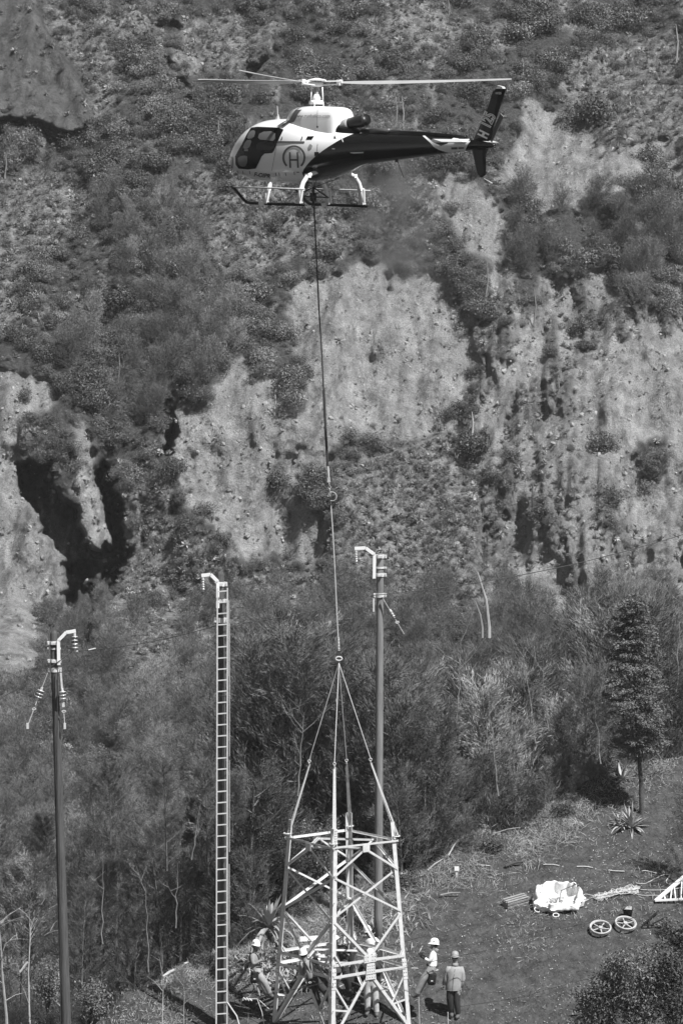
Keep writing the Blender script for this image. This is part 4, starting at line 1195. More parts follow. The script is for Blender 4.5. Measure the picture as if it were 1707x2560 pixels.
def person(label, j, mats, Y, extra=None):
    """j: joint -> (px, py, dY) in photograph pixels and metres of depth from Y; mats: top, legs, hands, boots, helmet"""
    J = {k: P(v[0], v[1], Y + (v[2] if len(v) > 2 else 0)) for k, v in j.items()}
    base = J['pelvis'].copy(); base.z = min(J['footL'].z, J['footR'].z)
    T = thing('person', label, 'person', tuple(base))
    chain = [('pelvis', None, .135, .11), ('waist', 'pelvis', .13, .10), ('chest', 'waist', .165, .115), ('neckb', 'chest', .075, .07), ('neck', 'neckb', .052, .052), ('head', 'neck', .078, .085)]
    J['waist'] = J['pelvis'].lerp(J['chest'], .45); J['neckb'] = J['chest'].lerp(J['neck'], .62)
    for s in 'LR':
        chain += [('sh' + s, 'chest', .075, .07), ('el' + s, 'sh' + s, .05, .05), ('wr' + s, 'el' + s, .034, .034), ('hip' + s, 'pelvis', .118, .112), ('kn' + s, 'hip' + s, .086, .086), ('an' + s, 'kn' + s, .062, .062), ('toe' + s, 'an' + s, .04, .035)]
        J['wr' + s] = J['hand' + s].lerp(J['el' + s], .12)
        J['an' + s] = J['foot' + s]
        sd = (J['sh' + s] - J['chest']); J['hip' + s] = J['pelvis'] + Vector((sd.x, sd.y, 0)).normalized() * .095 + Vector((0, 0, -.05))
        if 'toe' + s not in j:
            f = J['face'] - J['head']; f.z = 0; J['toe' + s] = J['foot' + s] + f.normalized() * .17 + Vector((0, 0, -.05))
        # palm
        dr = (J['hand' + s] - J['el' + s]).normalized(); J['palm' + s] = J['hand' + s] + dr * .06
        chain += [('palm' + s, 'wr' + s, .034, .022)]
    bulk = mats.get('bulk', 1.0) * (1.0 if mats['top'] == 'jacket' else 1.14)
    names = [c[0] for c in chain]; idx = {n: i for i, n in enumerate(names)}
    me = bpy.data.meshes.new('body'); me.from_pydata([tuple(J[n] - base) for n in names], [(idx[c[0]], idx[c[1]]) for c in chain if c[1]], [])
    o = bpy.data.objects.new('body', me); COL.objects.link(o)
    sm = o.modifiers.new('skin', 'SKIN'); sm.use_smooth_shade = True; sm.branch_smoothing = .6
    o.modifiers.new('sub', 'SUBSURF').levels = 2
    for i, c in enumerate(chain):
        sv = me.skin_vertices[0].data[i]
        k = bulk if c[0] in ('pelvis', 'waist', 'chest', 'shL', 'shR', 'elL', 'elR') else 1.12
        sv.radius = (c[2] * k * 1.08, c[3] * k * 1.08); sv.use_root = i == 0
    dg = bpy.context.evaluated_depsgraph_get(); m2 = bpy.data.meshes.new_from_object(o.evaluated_get(dg)); bpy.data.objects.remove(o)
    for k in ('top', 'legs', 'hands', 'boots', 'skin'): m2.materials.append(M[mats.get(k, 'skin')])
    reg = {}
    for n in names:
        reg[n] = 0
        if n in ('head', 'neck'): reg[n] = 4
        if n[:-1] in ('palm', 'wr'): reg[n] = 2
        if n[:-1] in ('hip', 'kn') or n == 'pelvis': reg[n] = 1
        if n[:-1] in ('an', 'toe'): reg[n] = 3
    segs = [(J[c[1]] - base, J[c[0]] - base, reg[c[0]], reg[c[1]], c[0]) for c in chain if c[1]]
    mi = []
    for p in m2.polygons:
        q = p.center; best = 9; r = 0
        for a, b, rb, ra, nm in segs:
            ab = b - a; t = max(0, min(1, (q - a).dot(ab) / ab.length_squared)); d = (q - a - ab * t).length
            if d < best:
                best = d; th = .5
                if nm[:-1] == 'an': th = .86
                if nm[:-1] == 'wr': th = .8 if not mats.get('short') else .12
                r = rb if t > th else ra
                if nm[:-1] == 'hip': r = 1
                if nm == 'waist': r = 1 if t < .35 else 0
                if nm[:-1] == 'wr' and mats.get('short') and t > th: r = 4 if t < .85 else 2
        mi.append(r)
    m2.polygons.foreach_set('material_index', mi)
    m2.name = 'body'; bo = link('body', m2, None, T)
    # five bent fingers a hand, closing round what it holds
    for s in 'LR':
        dr = (J['palm' + s] - J['wr' + s]).normalized(); sd = dr.cross(Vector((0, 1, .2))).normalized(); nn = sd.cross(dr)
        mb = MB()
        for q, L in zip((-.03, -.01, .01, .03), (.060, .072, .068, .052)):
            p = J['palm' + s] + sd * q; mb.tube([p - dr * .02, p + dr * L * .55, p + dr * L * .8 + nn * L * .45, p + dr * L * .55 + nn * L * .8], [.0105, .0095, .009, .007], 6)
        p = J['palm' + s] - dr * .03 - sd * .025; mb.tube([p, p - sd * .028 + dr * .025, p - sd * .02 + dr * .055 + nn * .02], [.012, .011, .008], 6)
        mb.build('fingers', M[mats.get('hands', 'skin')], T, True)
    # head: face towards 'face'
    H = J['head']; up = (H - J['neck']).normalized(); f = (J['face'] - H); f = (f - up * f.dot(up)).normalized(); sx = f.cross(up).normalized()
    R3 = Matrix((sx, f, up)).transposed()
    mb = MB()
    rings = [(-.125, .038, -.01), (-.10, .056, .012), (-.06, .07, .014), (-.02, .076, .008), (.03, .08, 0), (.07, .074, -.004), (.105, .045, -.006), (.12, .01, -.006)]
    v = []; fc = []; nn_ = 14
    for z, r, oy in rings:
        for i in range(nn_):
            t = 2 * math.pi * i / nn_; v.append(H + R3 @ Vector((r * .88 * math.cos(t), oy + r * 1.12 * math.sin(t), z)))
    for i in range(len(rings) - 1):
        for k in range(nn_): fc.append((i * nn_ + k, i * nn_ + (k + 1) % nn_, (i + 1) * nn_ + (k + 1) % nn_, (i + 1) * nn_ + k))
    fc.append(tuple(range(nn_ - 1, -1, -1)))
    mb.add(v, fc)
    L = lambda x, y, z: H + R3 @ Vector((x, y, z))
    mb.add([L(-.012, .085, .0), L(.012, .085, .0), L(0, .112, -.035), L(-.016, .088, -.045), L(.016, .088, -.045)], [(0, 2, 1), (0, 3, 2), (1, 2, 4), (3, 4, 2)])
    for s in (-1, 1): mb.torus(L(.073 * s, 0, -.01), .022, .007, R3 @ Vector((1, 0, 0)), 10, 5)
    hd = mb.build('head', M['skin'], T, True)
    mb = MB(); mb.bar(L(-.025, .079, -.068), L(.025, .079, -.068), .012, .006)
    for s in (-1, 1): mb.box(L(.028 * s, .084, .0), (.022, .012, .010), R3)
    mb.build('eyes_and_mouth', M['hair'], hd)
    mb = MB(); mb.lathe([(.078, -.07), (.084, -.02), (.084, .03)], L(0, -.022, 0), up, 14); mb.build('hair', M['hair'], T, True)
    # helmet shell with brim, vents and chin strap
    hm_ = MB(); v = []; fc = []; n = 20
    prof = [(1.12, -.012), (1.06, -.01), (1.0, .012), (.97, .05), (.86, .09), (.62, .122), (.3, .138), (.05, .142)]
    for r, z in prof:
        for i in range(n):
            t = 2 * math.pi * i / n; fr = 1 + (.22 if r > 1.05 else 0) * max(0, math.sin(t))
            dn = -.03 * max(0, -math.sin(t)) if z < .03 else 0
            v.append(L(.108 * r * math.cos(t), .132 * r * math.sin(t) * fr - .01, z + .035 + dn))
    for i in range(len(prof) - 1):
        for k in range(n): fc.append((i * n + k, i * n + (k + 1) % n, (i + 1) * n + (k + 1) % n, (i + 1) * n + k))
    fc.append(tuple((len(prof) - 1) * n + k for k in range(n)))
    hm_.add(v, fc); he = hm_.build('helmet', M[mats.get('helmet', 'helmet')], T, True)
    if mats.get('helmet', 'helmet') == 'helmet':
        mb = MB()
        for s in (-1, 1):
            for yy, zz in ((.045, .10), (-.02, .085)): mb.box(L(.098 * s, yy, zz), (.012, .028, .02), R3)
        mb.build('helmet_vents', M['hair'], he)
    mb = MB()
    for s in (-1, 1): mb.tube([L(.085 * s, .03, .03), L(.075 * s, .05, -.06), L(0, .07, -.125)], .006, 5)
    mb.build('chin_strap', M['harness'], he)
    if extra: extra(T, J, base, R3)
    return T, J
def harness(T, J, base, R3, bag=None, straps=True, bagside=None):
    c, p = J['chest'], J['pelvis']; ax = (c - p).normalized()
    sdv = (J['shR'] - J['shL']).normalized(); fw = ax.cross(sdv)
    mb = MB(); mb.torus(p + ax * .06, .15, .025, ax, 18, 6, 1.0)
    if straps:
        for s in ('L', 'R'):
            sh = c.lerp(J['sh' + s], .55) + ax * .10
            for g in (1, -1): mb.tube([p + ax * .08 + fw * .125 * g, c + fw * .14 * g + (J['sh' + s] - c) * .3, sh + fw * .04 * g], .018, 5)
    for s in 'LR':
        h = J['hip' + s].lerp(J['kn' + s], .28); mb.torus(h, .105, .016, J['kn' + s] - J['hip' + s], 14, 5)
    mb.build('harness', M['harness'], T)
    mb = MB(); rr = random.Random(5)
    for i in range(9):
        q = p + ax * .02 + (sdv * math.cos(i * .7) * .17 + fw * math.sin(i * .7) * .15)
        mb.torus(q + Vector((0, 0, -.06)), .035, .008, (rr.uniform(-1, 1), rr.uniform(-1, 1), .2), 10, 5, .6)
    mb.build('carabiners', M['steel2'], T)
    if bagside is not None:
        b = P(*bagside)
        mb = MB(); mb.lathe([(.10, -.17), (.115, -.1), (.12, .12), (.11, .14)], b, (0.05, 0, 1), 12); mb.box(b + Vector((.0, -.125, -.02)), (.14, .03, .16))
        bg_ = mb.build('tool_bag', M['bag'], T); MB().box(b + Vector((0, -.145, -.04)), (.05, .01, .025)).build('bag_badge', M['shirt_w'], bg_)
def q8(x, y, ox=600, oy=2330): return (ox + x / 7.84, oy + y / 7.84)
def jj(d, ox, oy): return {k: q8(v[0], v[1], ox, oy) + ((v[2],) if len(v) > 2 else (0,)) for k, v in d.items()}

Yl = corner(3, .6).y
person('climber in grey T-shirt and white helmet leaning off the left tower leg, bag on hip', jj({
 'head': (312, 268), 'face': (420, 300, -.25), 'neck': (300, 360), 'chest': (280, 500, .05), 'pelvis': (330, 735, .0), 'shL': (245, 450, -.10), 'shR': (335, 440, .22),
 'elL': (262, 640, -.18), 'handL': (400, 560, -.16), 'elR': (390, 560, .25), 'handR': (470, 560, .15), 'knL': (470, 960, -.14), 'footL': (590, 1215, -.05), 'knR': (430, 1010, .2), 'footR': (560, 1215, .14)}, 600, 2330),
 dict(top='shirt_g', legs='trs_g', hands='skin', boots='boot', short=True), Yl - .05,
 lambda T, J, b, R3: harness(T, J, b, R3, bagside=(637, 2441, Yl - .2)))
person('climber in grey T-shirt and dark harness, back turned, left of the near tower leg', jj({
 'head': (1240, 428), 'face': (1290, 400, .5), 'neck': (1250, 520), 'chest': (1340, 680), 'pelvis': (1420, 930), 'shL': (1215, 600, -.05), 'shR': (1440, 545, .0),
 'elL': (1200, 790, .12), 'handL': (1290, 870, .3), 'elR': (1560, 660, .25), 'handR': (1650, 760, .4), 'knL': (1480, 1200, .05), 'footL': (1570, 1480, .1), 'knR': (1690, 1180, -.05), 'footR': (1790, 1440, .0)}, 600, 2330),
 dict(top='shirt_g', legs='trs_d', hands='glove', boots='boot', short=True, bulk=1.12), -1.0,
 lambda T, J, b, R3: harness(T, J, b, R3))
person('climber in a pale shirt and white helmet leaning back from the right tower leg', jj({
 'head': (660, 240), 'face': (560, 262, -.05), 'neck': (655, 315), 'chest': (655, 440), 'pelvis': (625, 700), 'shL': (640, 395, -.13), 'shR': (660, 390, .15),
 'elL': (580, 580, -.18), 'handL': (450, 500, -.10), 'elR': (560, 560, .2), 'handR': (440, 470, .15), 'knL': (440, 940, -.08), 'footL': (300, 1225, -.03), 'knR': (480, 930, .16), 'footR': (330, 1235, .1),
 'toeL': (215, 1260, -.05), 'toeR': (240, 1265, .08)}, 1000, 2330),
 dict(top='shirt_w', legs='trs_g', hands='glove', boots='boot', bulk=1.05), corner(1, .6).y - .02,
 lambda T, J, b, R3: (harness(T, J, b, R3, straps=False, bagside=(1079, 2446, corner(1, .6).y - .15)),
   MB().tube([P(1058, 2421, -.3), P(1028, 2420, -.25)], .012, 5).build('lanyard', M['rope'], T), MB().tube([J['neck'] + Vector((.04, 0, -.04)), J['chest'] + Vector((.12, -.03, .1))], .05, 8).build('scarf', M['shirt_g'], T)))
def jacket(T, J):
    a = J['pelvis'] + Vector((.0, 0, -.10)); b = J['neck'] + Vector((0, 0, -.09)); sx = (J['shR'] - J['shL']); sx.z = 0; sx = sx.normalized(); sy = Vector((0, 0, 1)).cross(sx)
    v = []; n = 24; rows = [(0, .215, .165), (.02, .225, .17), (.25, .215, .165), (.5, .205, .155), (.75, .225, .155), (.9, .20, .13), (.97, .12, .10), (1.0, .07, .07)]
    for t, rx, ry in rows:
        for i in range(n):
            k = 2 * math.pi * i / n; w_ = 1 + .035 * math.sin(5 * k + 9 * t) + .02 * math.sin(11 * k - 14 * t)
            v.append(a.lerp(b, t) + sx * (rx * math.cos(k) * w_) + sy * (ry * math.sin(k) * w_))
    f = [(r * n + i, r * n + (i + 1) % n, (r + 1) * n + (i + 1) % n, (r + 1) * n + i) for r in range(len(rows) - 1) for i in range(n)]
    m_ = MB(); m_.add(v, f); m_.f.append(tuple(range(n))); j = m_.build('jacket', M['jacket'], T, True)
    MB().tube([a + sy * -.0 + Vector((-.03, -.178, .02)), a.lerp(b, .5) + Vector((-.03, -.166, 0)), a.lerp(b, .9) + Vector((0, -.14, 0))], .006, 5).build('zip', M['trs_d'], j)
    for s in 'LR': MB().tube([J['sh' + s].lerp(b, .12), J['sh' + s].lerp(J['el' + s], .5), J['el' + s], J['el' + s].lerp(J['hand' + s], .85)], [.085, .082, .075, .062], 12).build('sleeve', M['jacket'], T, True)
gF = ground_at(1140, 2548)
person('man in a grey jacket, dark trousers and shiny grey helmet standing right of the tower', jj({
 'head': (1072, 492), 'face': (1055, 560, -.6), 'neck': (1072, 600), 'chest': (1080, 760), 'pelvis': (1040, 1060), 'shL': (1190, 700, .02), 'shR': (960, 690, -.02),
 'elL': (1225, 900, .05), 'handL': (1182, 1110, -.02), 'elR': (905, 880, .02), 'handR': (850, 1050, -.02), 'knL': (1105, 1350), 'footL': (1140, 1640, .05), 'knR': (975, 1350, .0), 'footR': (1010, 1600, .1), 'toeL': (1090, 1690, -.1)}, 1000, 2330),
 dict(top='jacket', legs='trs_d', hands='skin', boots='boot', helmet='helmet_g', bulk=1.05), gF.y,
 lambda T, J, b, R3: (jacket(T, J),
   MB().lathe([(.085, -.03), (.09, .03), (.075, .06)], J['neck'] + Vector((0, 0, -.07)), (0, 0, 1), 12).build('collar', M['jacket'], T, True),
   MB().box(J['head'] + R3 @ Vector((0, .095, .0)), (.14, .03, .035), R3).build('sunglasses', M['hair'], T)))
person('man in a pale shirt and white helmet behind the tower, half hidden by its braces', jj({
 'head': (1085, 215), 'face': (1040, 240, .3), 'neck': (1110, 300), 'chest': (1150, 440), 'pelvis': (1200, 740), 'shL': (1050, 370, .1), 'shR': (1245, 370, 0),
 'elL': (980, 520, .2), 'handL': (960, 640, .2), 'elR': (1310, 500, .05), 'handR': (1370, 640, .1), 'knL': (1150, 1020, .05), 'footL': (1120, 1290, .1), 'knR': (1290, 1020, .0), 'footR': (1300, 1290, .05)}, 780, 2300),
 dict(top='shirt_w', legs='trs_d', hands='skin', boots='boot', bulk=1.05), 1.35)
gC = ground_at(930, 2538)
person('man in a dark shirt and pale work trousers standing behind the waist plates', jj({
 'head': (1130, 680), 'face': (1110, 700, .5), 'neck': (1130, 760), 'chest': (1130, 890), 'pelvis': (1150, 1230), 'shL': (1000, 850, .0), 'shR': (1260, 860, 0),
 'elL': (940, 1010, .1), 'handL': (990, 1080, .2), 'elR': (1320, 1020, .1), 'handR': (1290, 1110, .25), 'knL': (1085, 1530, 0), 'footL': (1085, 1800, .02), 'knR': (1240, 1530), 'footR': (1265, 1830, .0), 'toeL': (1060, 1870, -.14), 'toeR': (1265, 1890, -.14)}, 780, 2300),
 dict(top='shirt_d', legs='trs_l', hands='skin', boots='boot', bulk=1.05), gC.y)
person('climber in dark clothes and banded white helmet behind the near tower leg', jj({
 'head': (470, 395), 'face': (560, 420, -.1), 'neck': (520, 470), 'chest': (600, 600), 'pelvis': (660, 880), 'shL': (560, 540, -.15), 'shR': (640, 530, .12),
 'elL': (600, 700, -.2), 'handL': (700, 690, -.1), 'elR': (690, 640, .15), 'handR': (760, 600, .1), 'knL': (690, 1130, -.1), 'footL': (740, 1380, .0), 'knR': (650, 1120, .1), 'footR': (720, 1390, .1)}, 780, 2300),
 dict(top='shirt_d', legs='trs_d', hands='skin', boots='boot', bulk=1.08), 1.1,
 lambda T, J, b, R3: harness(T, J, b, R3))

def _(): pass
# ================================================================== gear lying on the slope
def gp(px, py):
    for _ in range(40):
        q = ground_at(px, py)
        if q.y <= float(np.interp(q.x, CRX, CRY)) + .4: return q
        py += 5
    return q
def gn(p):
    e = .15
    return Vector((-(gz(p.x + e, p.y) - gz(p.x - e, p.y)) / (2 * e), -(gz(p.x, p.y + e) - gz(p.x, p.y - e)) / (2 * e), 1)).normalized()
def onbasis(p):
    n = gn(p); x = Vector((1, 0, 0)); x = (x - n * x.dot(n)).normalized(); return x, n.cross(x), n
# open bulk bag, slumped
M['bulk'] = mat('white_woven_bag', .82, .6, var=.06, scale=6, bump=.01)
bp = gp(1394, 2262); X_, Y_, N_ = onbasis(bp)
BG = thing('bulk_bag', 'large open white woven bulk bag slumped on the slope, strap loops at its corners', 'bag', tuple(bp))
v = []; f = []; n = 72; rows = 22
for i in range(rows):
    t = i / (rows - 1)
    for j in range(n):
        a = 2 * math.pi * j / n
        fold = .05 * math.sin(7 * a + 1.3) + .035 * math.sin(13 * a) + .12 * float(fbm(np.array(a * 1.6), np.array(t * 3), 51, 3)) + .03 * math.sin(21 * a + 8 * t)
        if t < .6:
            u = t / .6; r = .68 + .06 * math.sin(u * 3.1) - .10 * u + fold * (1 - .2 * u); h = .02 + (.30 + .13 * math.sin(a)) * u + .05 * math.sin(3 * a + .6) * u + .03 * math.sin(9 * u + 4 * a)
        else:
            u = (t - .6) / .4; r = (.58 - .05 * u - .5 * max(0, u - .3) / .7) + fold * (1 - u) * .7; h = .32 + .13 * math.sin(a) + .05 * math.sin(3 * a + .6) - (.26 + .12 * math.sin(a)) * min(1, u * 2.6)
        r = max(r, .01)
        zt_ = N_ * h + Vector((0, 0, 1)) * h * .25
        v.append(bp + X_ * (r * math.cos(a) * 1.02) + Y_ * (r * math.sin(a) * .80) + zt_)
for i in range(rows - 1):
    for j in range(n): f.append((i * n + j, i * n + (j + 1) % n, (i + 1) * n + (j + 1) % n, (i + 1) * n + j))
f.append(tuple((rows - 1) * n + j for j in range(n)))
MB().add(v, f).build('bag_body', M['bulk'], BG, True)
for a, r, h, ax in ((3.75, .74, .10, .3), (.75, .66, .42, -.4), (2.3, .66, .42, .8), (4.6, .84, .06, .0)):
    c = bp + X_ * (r * math.cos(a)) + Y_ * (r * math.sin(a) * .8) + N_ * h
    MB().torus(c - N_ * .03, .085, .014, (ax, -.8 + ax, .6), 16, 5, .7 + abs(ax)).build('strap_loop', M['bulk'], BG, True)
for px, py in ((1368, 2243), (1390, 2250), (1378, 2234)):
    pass
mb = MB(); q = bp + N_ * .2
for i in range(4): mb.tube([q + X_ * (-.25 + .08 * i) + Y_ * .05, q + X_ * (-.1 + .1 * i) + Y_ * (-.18 + .05 * i) + N_ * .03], .03, 6)
mb.build('straps_inside', M['rope'], BG)
mb = MB(); mb.tube([bp + X_ * (-.05) + Y_ * (-.55) + N_ * .12, bp + X_ * .12 + Y_ * (-.1) + N_ * .5, bp + X_ * .58 + Y_ * .2 + N_ * .52], .012, 5); mb.build('tie_rope', M['rope_dk'], BG)
# slatted crate
cp = gp(1288, 2262); X_, Y_, N_ = onbasis(cp)
CR = thing('slatted_crate', 'long low slatted wooden crate lying left of the white bulk bag', 'crate', tuple(cp))
dx = (X_ * .93 + Y_ * .55).normalized(); dy = N_.cross(dx)
M['crate'] = mat('crate_wood', .26, .8, var=.25, scale=8, stretch=(1, 1, 1))
for i in range(3):
    o = cp + dy * (-.11 + .11 * i) + N_ * .22; MB().bar(o - dx * .36, o + dx * .36, .06, .02, N_).build('slat', M['crate'], CR)
for s in (-1, 1):
    for h in (.05, .15): o = cp + dy * .135 * s + N_ * h; MB().bar(o - dx * .36, o + dx * .36, .02, .055, N_).build('slat', M['crate'], CR)
    e = cp + dx * .35 * s + N_ * .10; MB().bar(e - dy * .125, e + dy * .125, .025, .17, N_).build('end_board', M['crate'], CR)
# two pale wheels / reels
M['pale_rubber'] = mat('pale_wheel_rim', .42, .6, var=.2, scale=6)
for px, py, lab in ((1499, 2327, 'pale spoked wheel lying flat, the left one of two overlapping'), (1560, 2320, 'pale spoked wheel lying flat, the right one, partly behind twigs')):
    c = gp(px, py); X_, Y_, N_ = onbasis(c)
    W = thing('spoked_wheel', lab, 'wheel', tuple(c), 'pale wheels lying on the slope')
    c2_ = c + N_ * (.10 if px < 1530 else .15)
    mb = MB(); [mb.torus(c2_ + N_ * .018 * (q - 1) + X_ * .008 * math.sin(q * 2 + px), .285 + .012 * math.sin(3 * q), .026, N_, 32, 7) for q in range(4)]; mb.build('rim', M['pale_rubber'], W, True)
    MB().lathe([(.06, -.05), (.07, 0), (.06, .05)], c2_, N_, 12).build('hub', M['pale_rubber'], W)
    for k in range(5):
        a = 2 * math.pi * k / 5 + px; d = X_ * math.cos(a) + Y_ * math.sin(a); MB().bar(c2_ + d * .05, c2_ + d * .27, .028, .02, N_).build('spoke', M['pale_rubber'], W)
# bucket with rope
c = gp(1568, 2296); BK = thing('bucket', 'dark bucket full of pale coiled rope just behind the wheels', 'bucket', tuple(c))
MB().lathe([(.10, 0), (.14, .26), (.145, .27), (.13, .265), (.12, .2)], c, (0, 0, 1), 18).build('bucket_body', M['bag'], BK, True)
mb = MB()
for i in range(5): mb.torus(c + Vector((.01 * i, -.01 * i, .25 + .02 * i)), .10 - .012 * i, .014, (.2 * math.sin(i), .3 * math.cos(i), 1), 18, 5)
mb.build('rope_coil', M['rope'], BK)
MB().torus(c + Vector((-.07, 0, .29)), .10, .007, (0, 1, .2), 16, 5).build('handle', M['dkmetal'], BK)
# heap of rope and its tails
def rope_on(name, label, pix, r=.012, h=.02, m='rope', wob=.0, cat_='rope'):
    pts = []
    for i, (x, y) in enumerate(pix):
        g = gp(x, y); pts.append(g + Vector((0, 0, h + (r if wob == 0 else abs(math.sin(i * 1.7)) * wob))))
    # catmull
    out = []
    for i in range(len(pts) - 1):
        p0, p1, p2, p3 = pts[max(i - 1, 0)], pts[i], pts[i + 1], pts[min(i + 2, len(pts) - 1)]
        for t in (0, .25, .5, .75): out.append(.5 * ((2 * p1) + (p2 - p0) * t + (2 * p0 - 5 * p1 + 4 * p2 - p3) * t * t + (3 * p1 - p0 - 3 * p2 + p3) * t ** 3))
    out.append(pts[-1])
    return tag(MB().tube(out, r, 5).build(name, M[m]), label, cat_)
rr = random.Random(3); pile = []
for i in range(190):
    t = i / 189; cx_ = 1492 + 92 * (.5 + .5 * math.sin(t * 23 + math.sin(t * 60))) ; cyy = 2250 - 23 * (cx_ - 1490) / 100
    a = i * rr.uniform(.6, 1.5); rd = rr.uniform(3, 15); pile.append((cx_ + 1.3 * rd * math.cos(a), cyy + .62 * rd * math.sin(a) + rr.uniform(-2, 2)))
rope_on('rope_heap', 'tangled heap of pale rope right of the bulk bag', pile, .0095, .02, 'rope', .09)
rope_on('rope', 'pale rope running from the heap up to the shade at the right edge', [(1588, 2210), (1610, 2212), (1635, 2200), (1660, 2189), (1672, 2192), (1664, 2205), (1672, 2213), (1707, 2212), (1760, 2210)])
rope_on('rope', 'upper of two pale ropes from the heap to the white triangular frame', [(1580, 2222), (1606, 2227), (1640, 2228), (1670, 2226), (1720, 2220)])
rope_on('rope', 'lower pale rope sagging from the heap to the tip of the white frame', [(1585, 2236), (1605, 2241), (1640, 2241), (1655, 2246), (1660, 2250)])
rope_on('rope', 'pale ropes joining the bulk bag to the rope heap', [(1453, 2246), (1462, 2238), (1478, 2241), (1490, 2243), (1472, 2250), (1455, 2259)])
for a in (((1190, 2166), (1224, 2168)), ((1357, 2165), (1380, 2165), (1397, 2168)), ((1441, 2170), (1462, 2170), (1481, 2173)), ((1520, 2179), (1535, 2181), (1560, 2182)), ((1602, 2182), (1615, 2181), (1641, 2187))):
    i_ = int(a[0][0]); side = {1190: 'leftmost', 1357: 'second from the left', 1441: 'middle one', 1520: 'fourth from the left', 1602: 'rightmost'}[i_]
    o = rope_on('pale_stick', side + ' of five pale sticks laid in a row above the bulk bag', a, .016, .03, 'rope', 0, 'stick'); o['group'] = 'pale sticks in a row'
# triangular white frame at the right edge
c = gp(1672, 2262); WF = thing('triangular_frame', 'white tubular triangular lattice frame lying at the right edge', 'frame', tuple(c))
A_, B_, C_ = gp(1636, 2260) + Vector((0, 0, .1)), gp(1740, 2256) + Vector((0, 0, .12)), gp(1736, 2196) + Vector((0, 0, .35))
MB().bar(A_, B_, .055, .055).build('frame_bar', M['white'], WF); MB().bar(A_, C_, .055, .055).build('frame_bar', M['white'], WF)
for i in range(1, 8):
    t = i / 8; MB().bar(A_.lerp(B_, t), A_.lerp(C_, t + (.05 if i % 2 else -.03)), .03, .03).build('lattice_bar', M['white'], WF)
MB().bar(A_.lerp(B_, .1) + Vector((0, 0, .02)), A_.lerp(C_, .95) - Vector((0, 0, .1)), .03, .03).build('lattice_bar', M['steel'], WF)
# dark tripod frame
c = gp(1625, 2318); DF = thing('dark_frame', 'dark folded metal frame lying right of the wheels', 'frame', tuple(c))
for a, b in (((1604, 2322), (1645, 2289)), ((1604, 2323), (1655, 2322)), ((1622, 2322), (1622, 2308)), ((1630, 2318), (1655, 2310))):
    MB().bar(gp(*a) + Vector((0, 0, .1)), gp(*b) + Vector((0, 0, .14)), .04, .03).build('frame_bar', M['bag'], DF)
# white marker post
c = gp(1141, 2193); MP = thing('marker_post', 'short post with a white cap standing at the top of the clearing', 'post', tuple(c))
MB().bar(c, c + Vector((0, 0, .22)), .07, .05, (0, 1, 0)).build('post', M['rope'], MP); MB().box(c + Vector((0, 0, .25)), (.13, .10, .11)).build('cap', M['white'], MP)
# white sheets of board behind the left of the tower
for px, py, w_, h_, lab in ((788, 2400, .30, .20, 'pale square board leaning behind the climber with his back turned'), (775, 2353, .55, .14, 'pale flat board lying among the dry leaves behind the tower')):
    c = gp(px, py); X_, Y_, N_ = onbasis(c); o = MB().box(c + N_ * .08, (w_, h_ * 1.6, .03), Matrix((X_, Y_, N_)).transposed()).build('pale_board', M['shirt_w']); tag(o, lab, 'board')

# tag lines from the tower to the ground
def line(label, pts, r=.009, m='rope_dk', group=None, nm='tag_line'):
    return tag(MB().tube([P(*p) for p in pts], r, 5).build(nm, M[m]), label, 'rope', group)
line('dark line from the near leg rising right past the standing man to the right edge', [(640, 2492, -.6), (744, 2472, -1.5), (833, 2452, -1.6), (935, 2434, -1.5), (1030, 2416, -.8), (1120, 2394, -.6), (1200, 2379, -.5), (1400, 2338, .0), (1720, 2262, 1.5)], .0075)
line('faint dark line across the open ground above the standing man', [(945, 2372, 3), (1050, 2343, 2.8), (1200, 2310, 3), (1385, 2262, 3.4), (1640, 2215, 4.2), (1720, 2200, 4.5)], .007)
line('pale tag line hanging below the left tower leg', [(603, 2497, .3), (643, 2497, .2), (655, 2530, .1), (668, 2600, .0)], .012, 'rope')
line('pale line tied from the left tower leg to the knot', [(648, 2500, .2), (672, 2522, .2)], .012, 'rope')
line('thin dark line from the ladder to the knotted rope', [(571, 2499, -.1), (606, 2498, .1)], .008)
KN = [(606 + 22 * t / 9 + 3 * math.cos(t * 2), 2498 + 4 * math.sin(t * 2.3)) for t in range(10)]
line('knotted pale rope and shackles left of the tower', [(x, y, .2) for x, y in KN], .025, 'rope', nm='knotted_rope')
line('pale pole slanting down from the foot of the ladder', [(569, 2506, -.2), (592, 2540, -.3), (602, 2575, -.4)], .022, 'rope', nm='slanting_prop')
line('thin pale line hanging from the near tower leg', [(836, 2515, -1.6), (842, 2600, -1.6)], .009, 'rope')
line('thin line hanging below the right climber', [(1046, 2492, -.3), (1050, 2600, -.3)], .009, 'rope')
line('thin pale stake standing by the standing man', [(1119, 2530, -.3), (1120, 2575, -.3)], .012, 'rope', nm='stake')
for cxx, cyy, rx in ((960, 2445, 26), (975, 2470, 22), (950, 2460, 30)):
    pass
o = MB()
for i in range(6):
    c = gp(950 + 5 * i, 2462 + 3 * (i % 3)); X_, Y_, N_ = onbasis(c); o.torus(c + N_ * (.03 + .01 * i), .26 - .02 * i, .009, N_ + Vector((.1 * math.sin(i), .1 * math.cos(2 * i), 0)), 26, 5)
tag(o.build('rope_coil', M['rope']), 'loose coil of pale rope on the ground behind the tower', 'rope')

# ================================================================== plants one can tell apart
def put(name, label, cat, loc, parts, rot=(0, 0, 0), scale=1.0, group=None):
    T = thing(name, label, cat, tuple(loc), group, rot); T.scale = (scale,) * 3
    for nm, me in parts: link(nm, me, None, T)
    return T
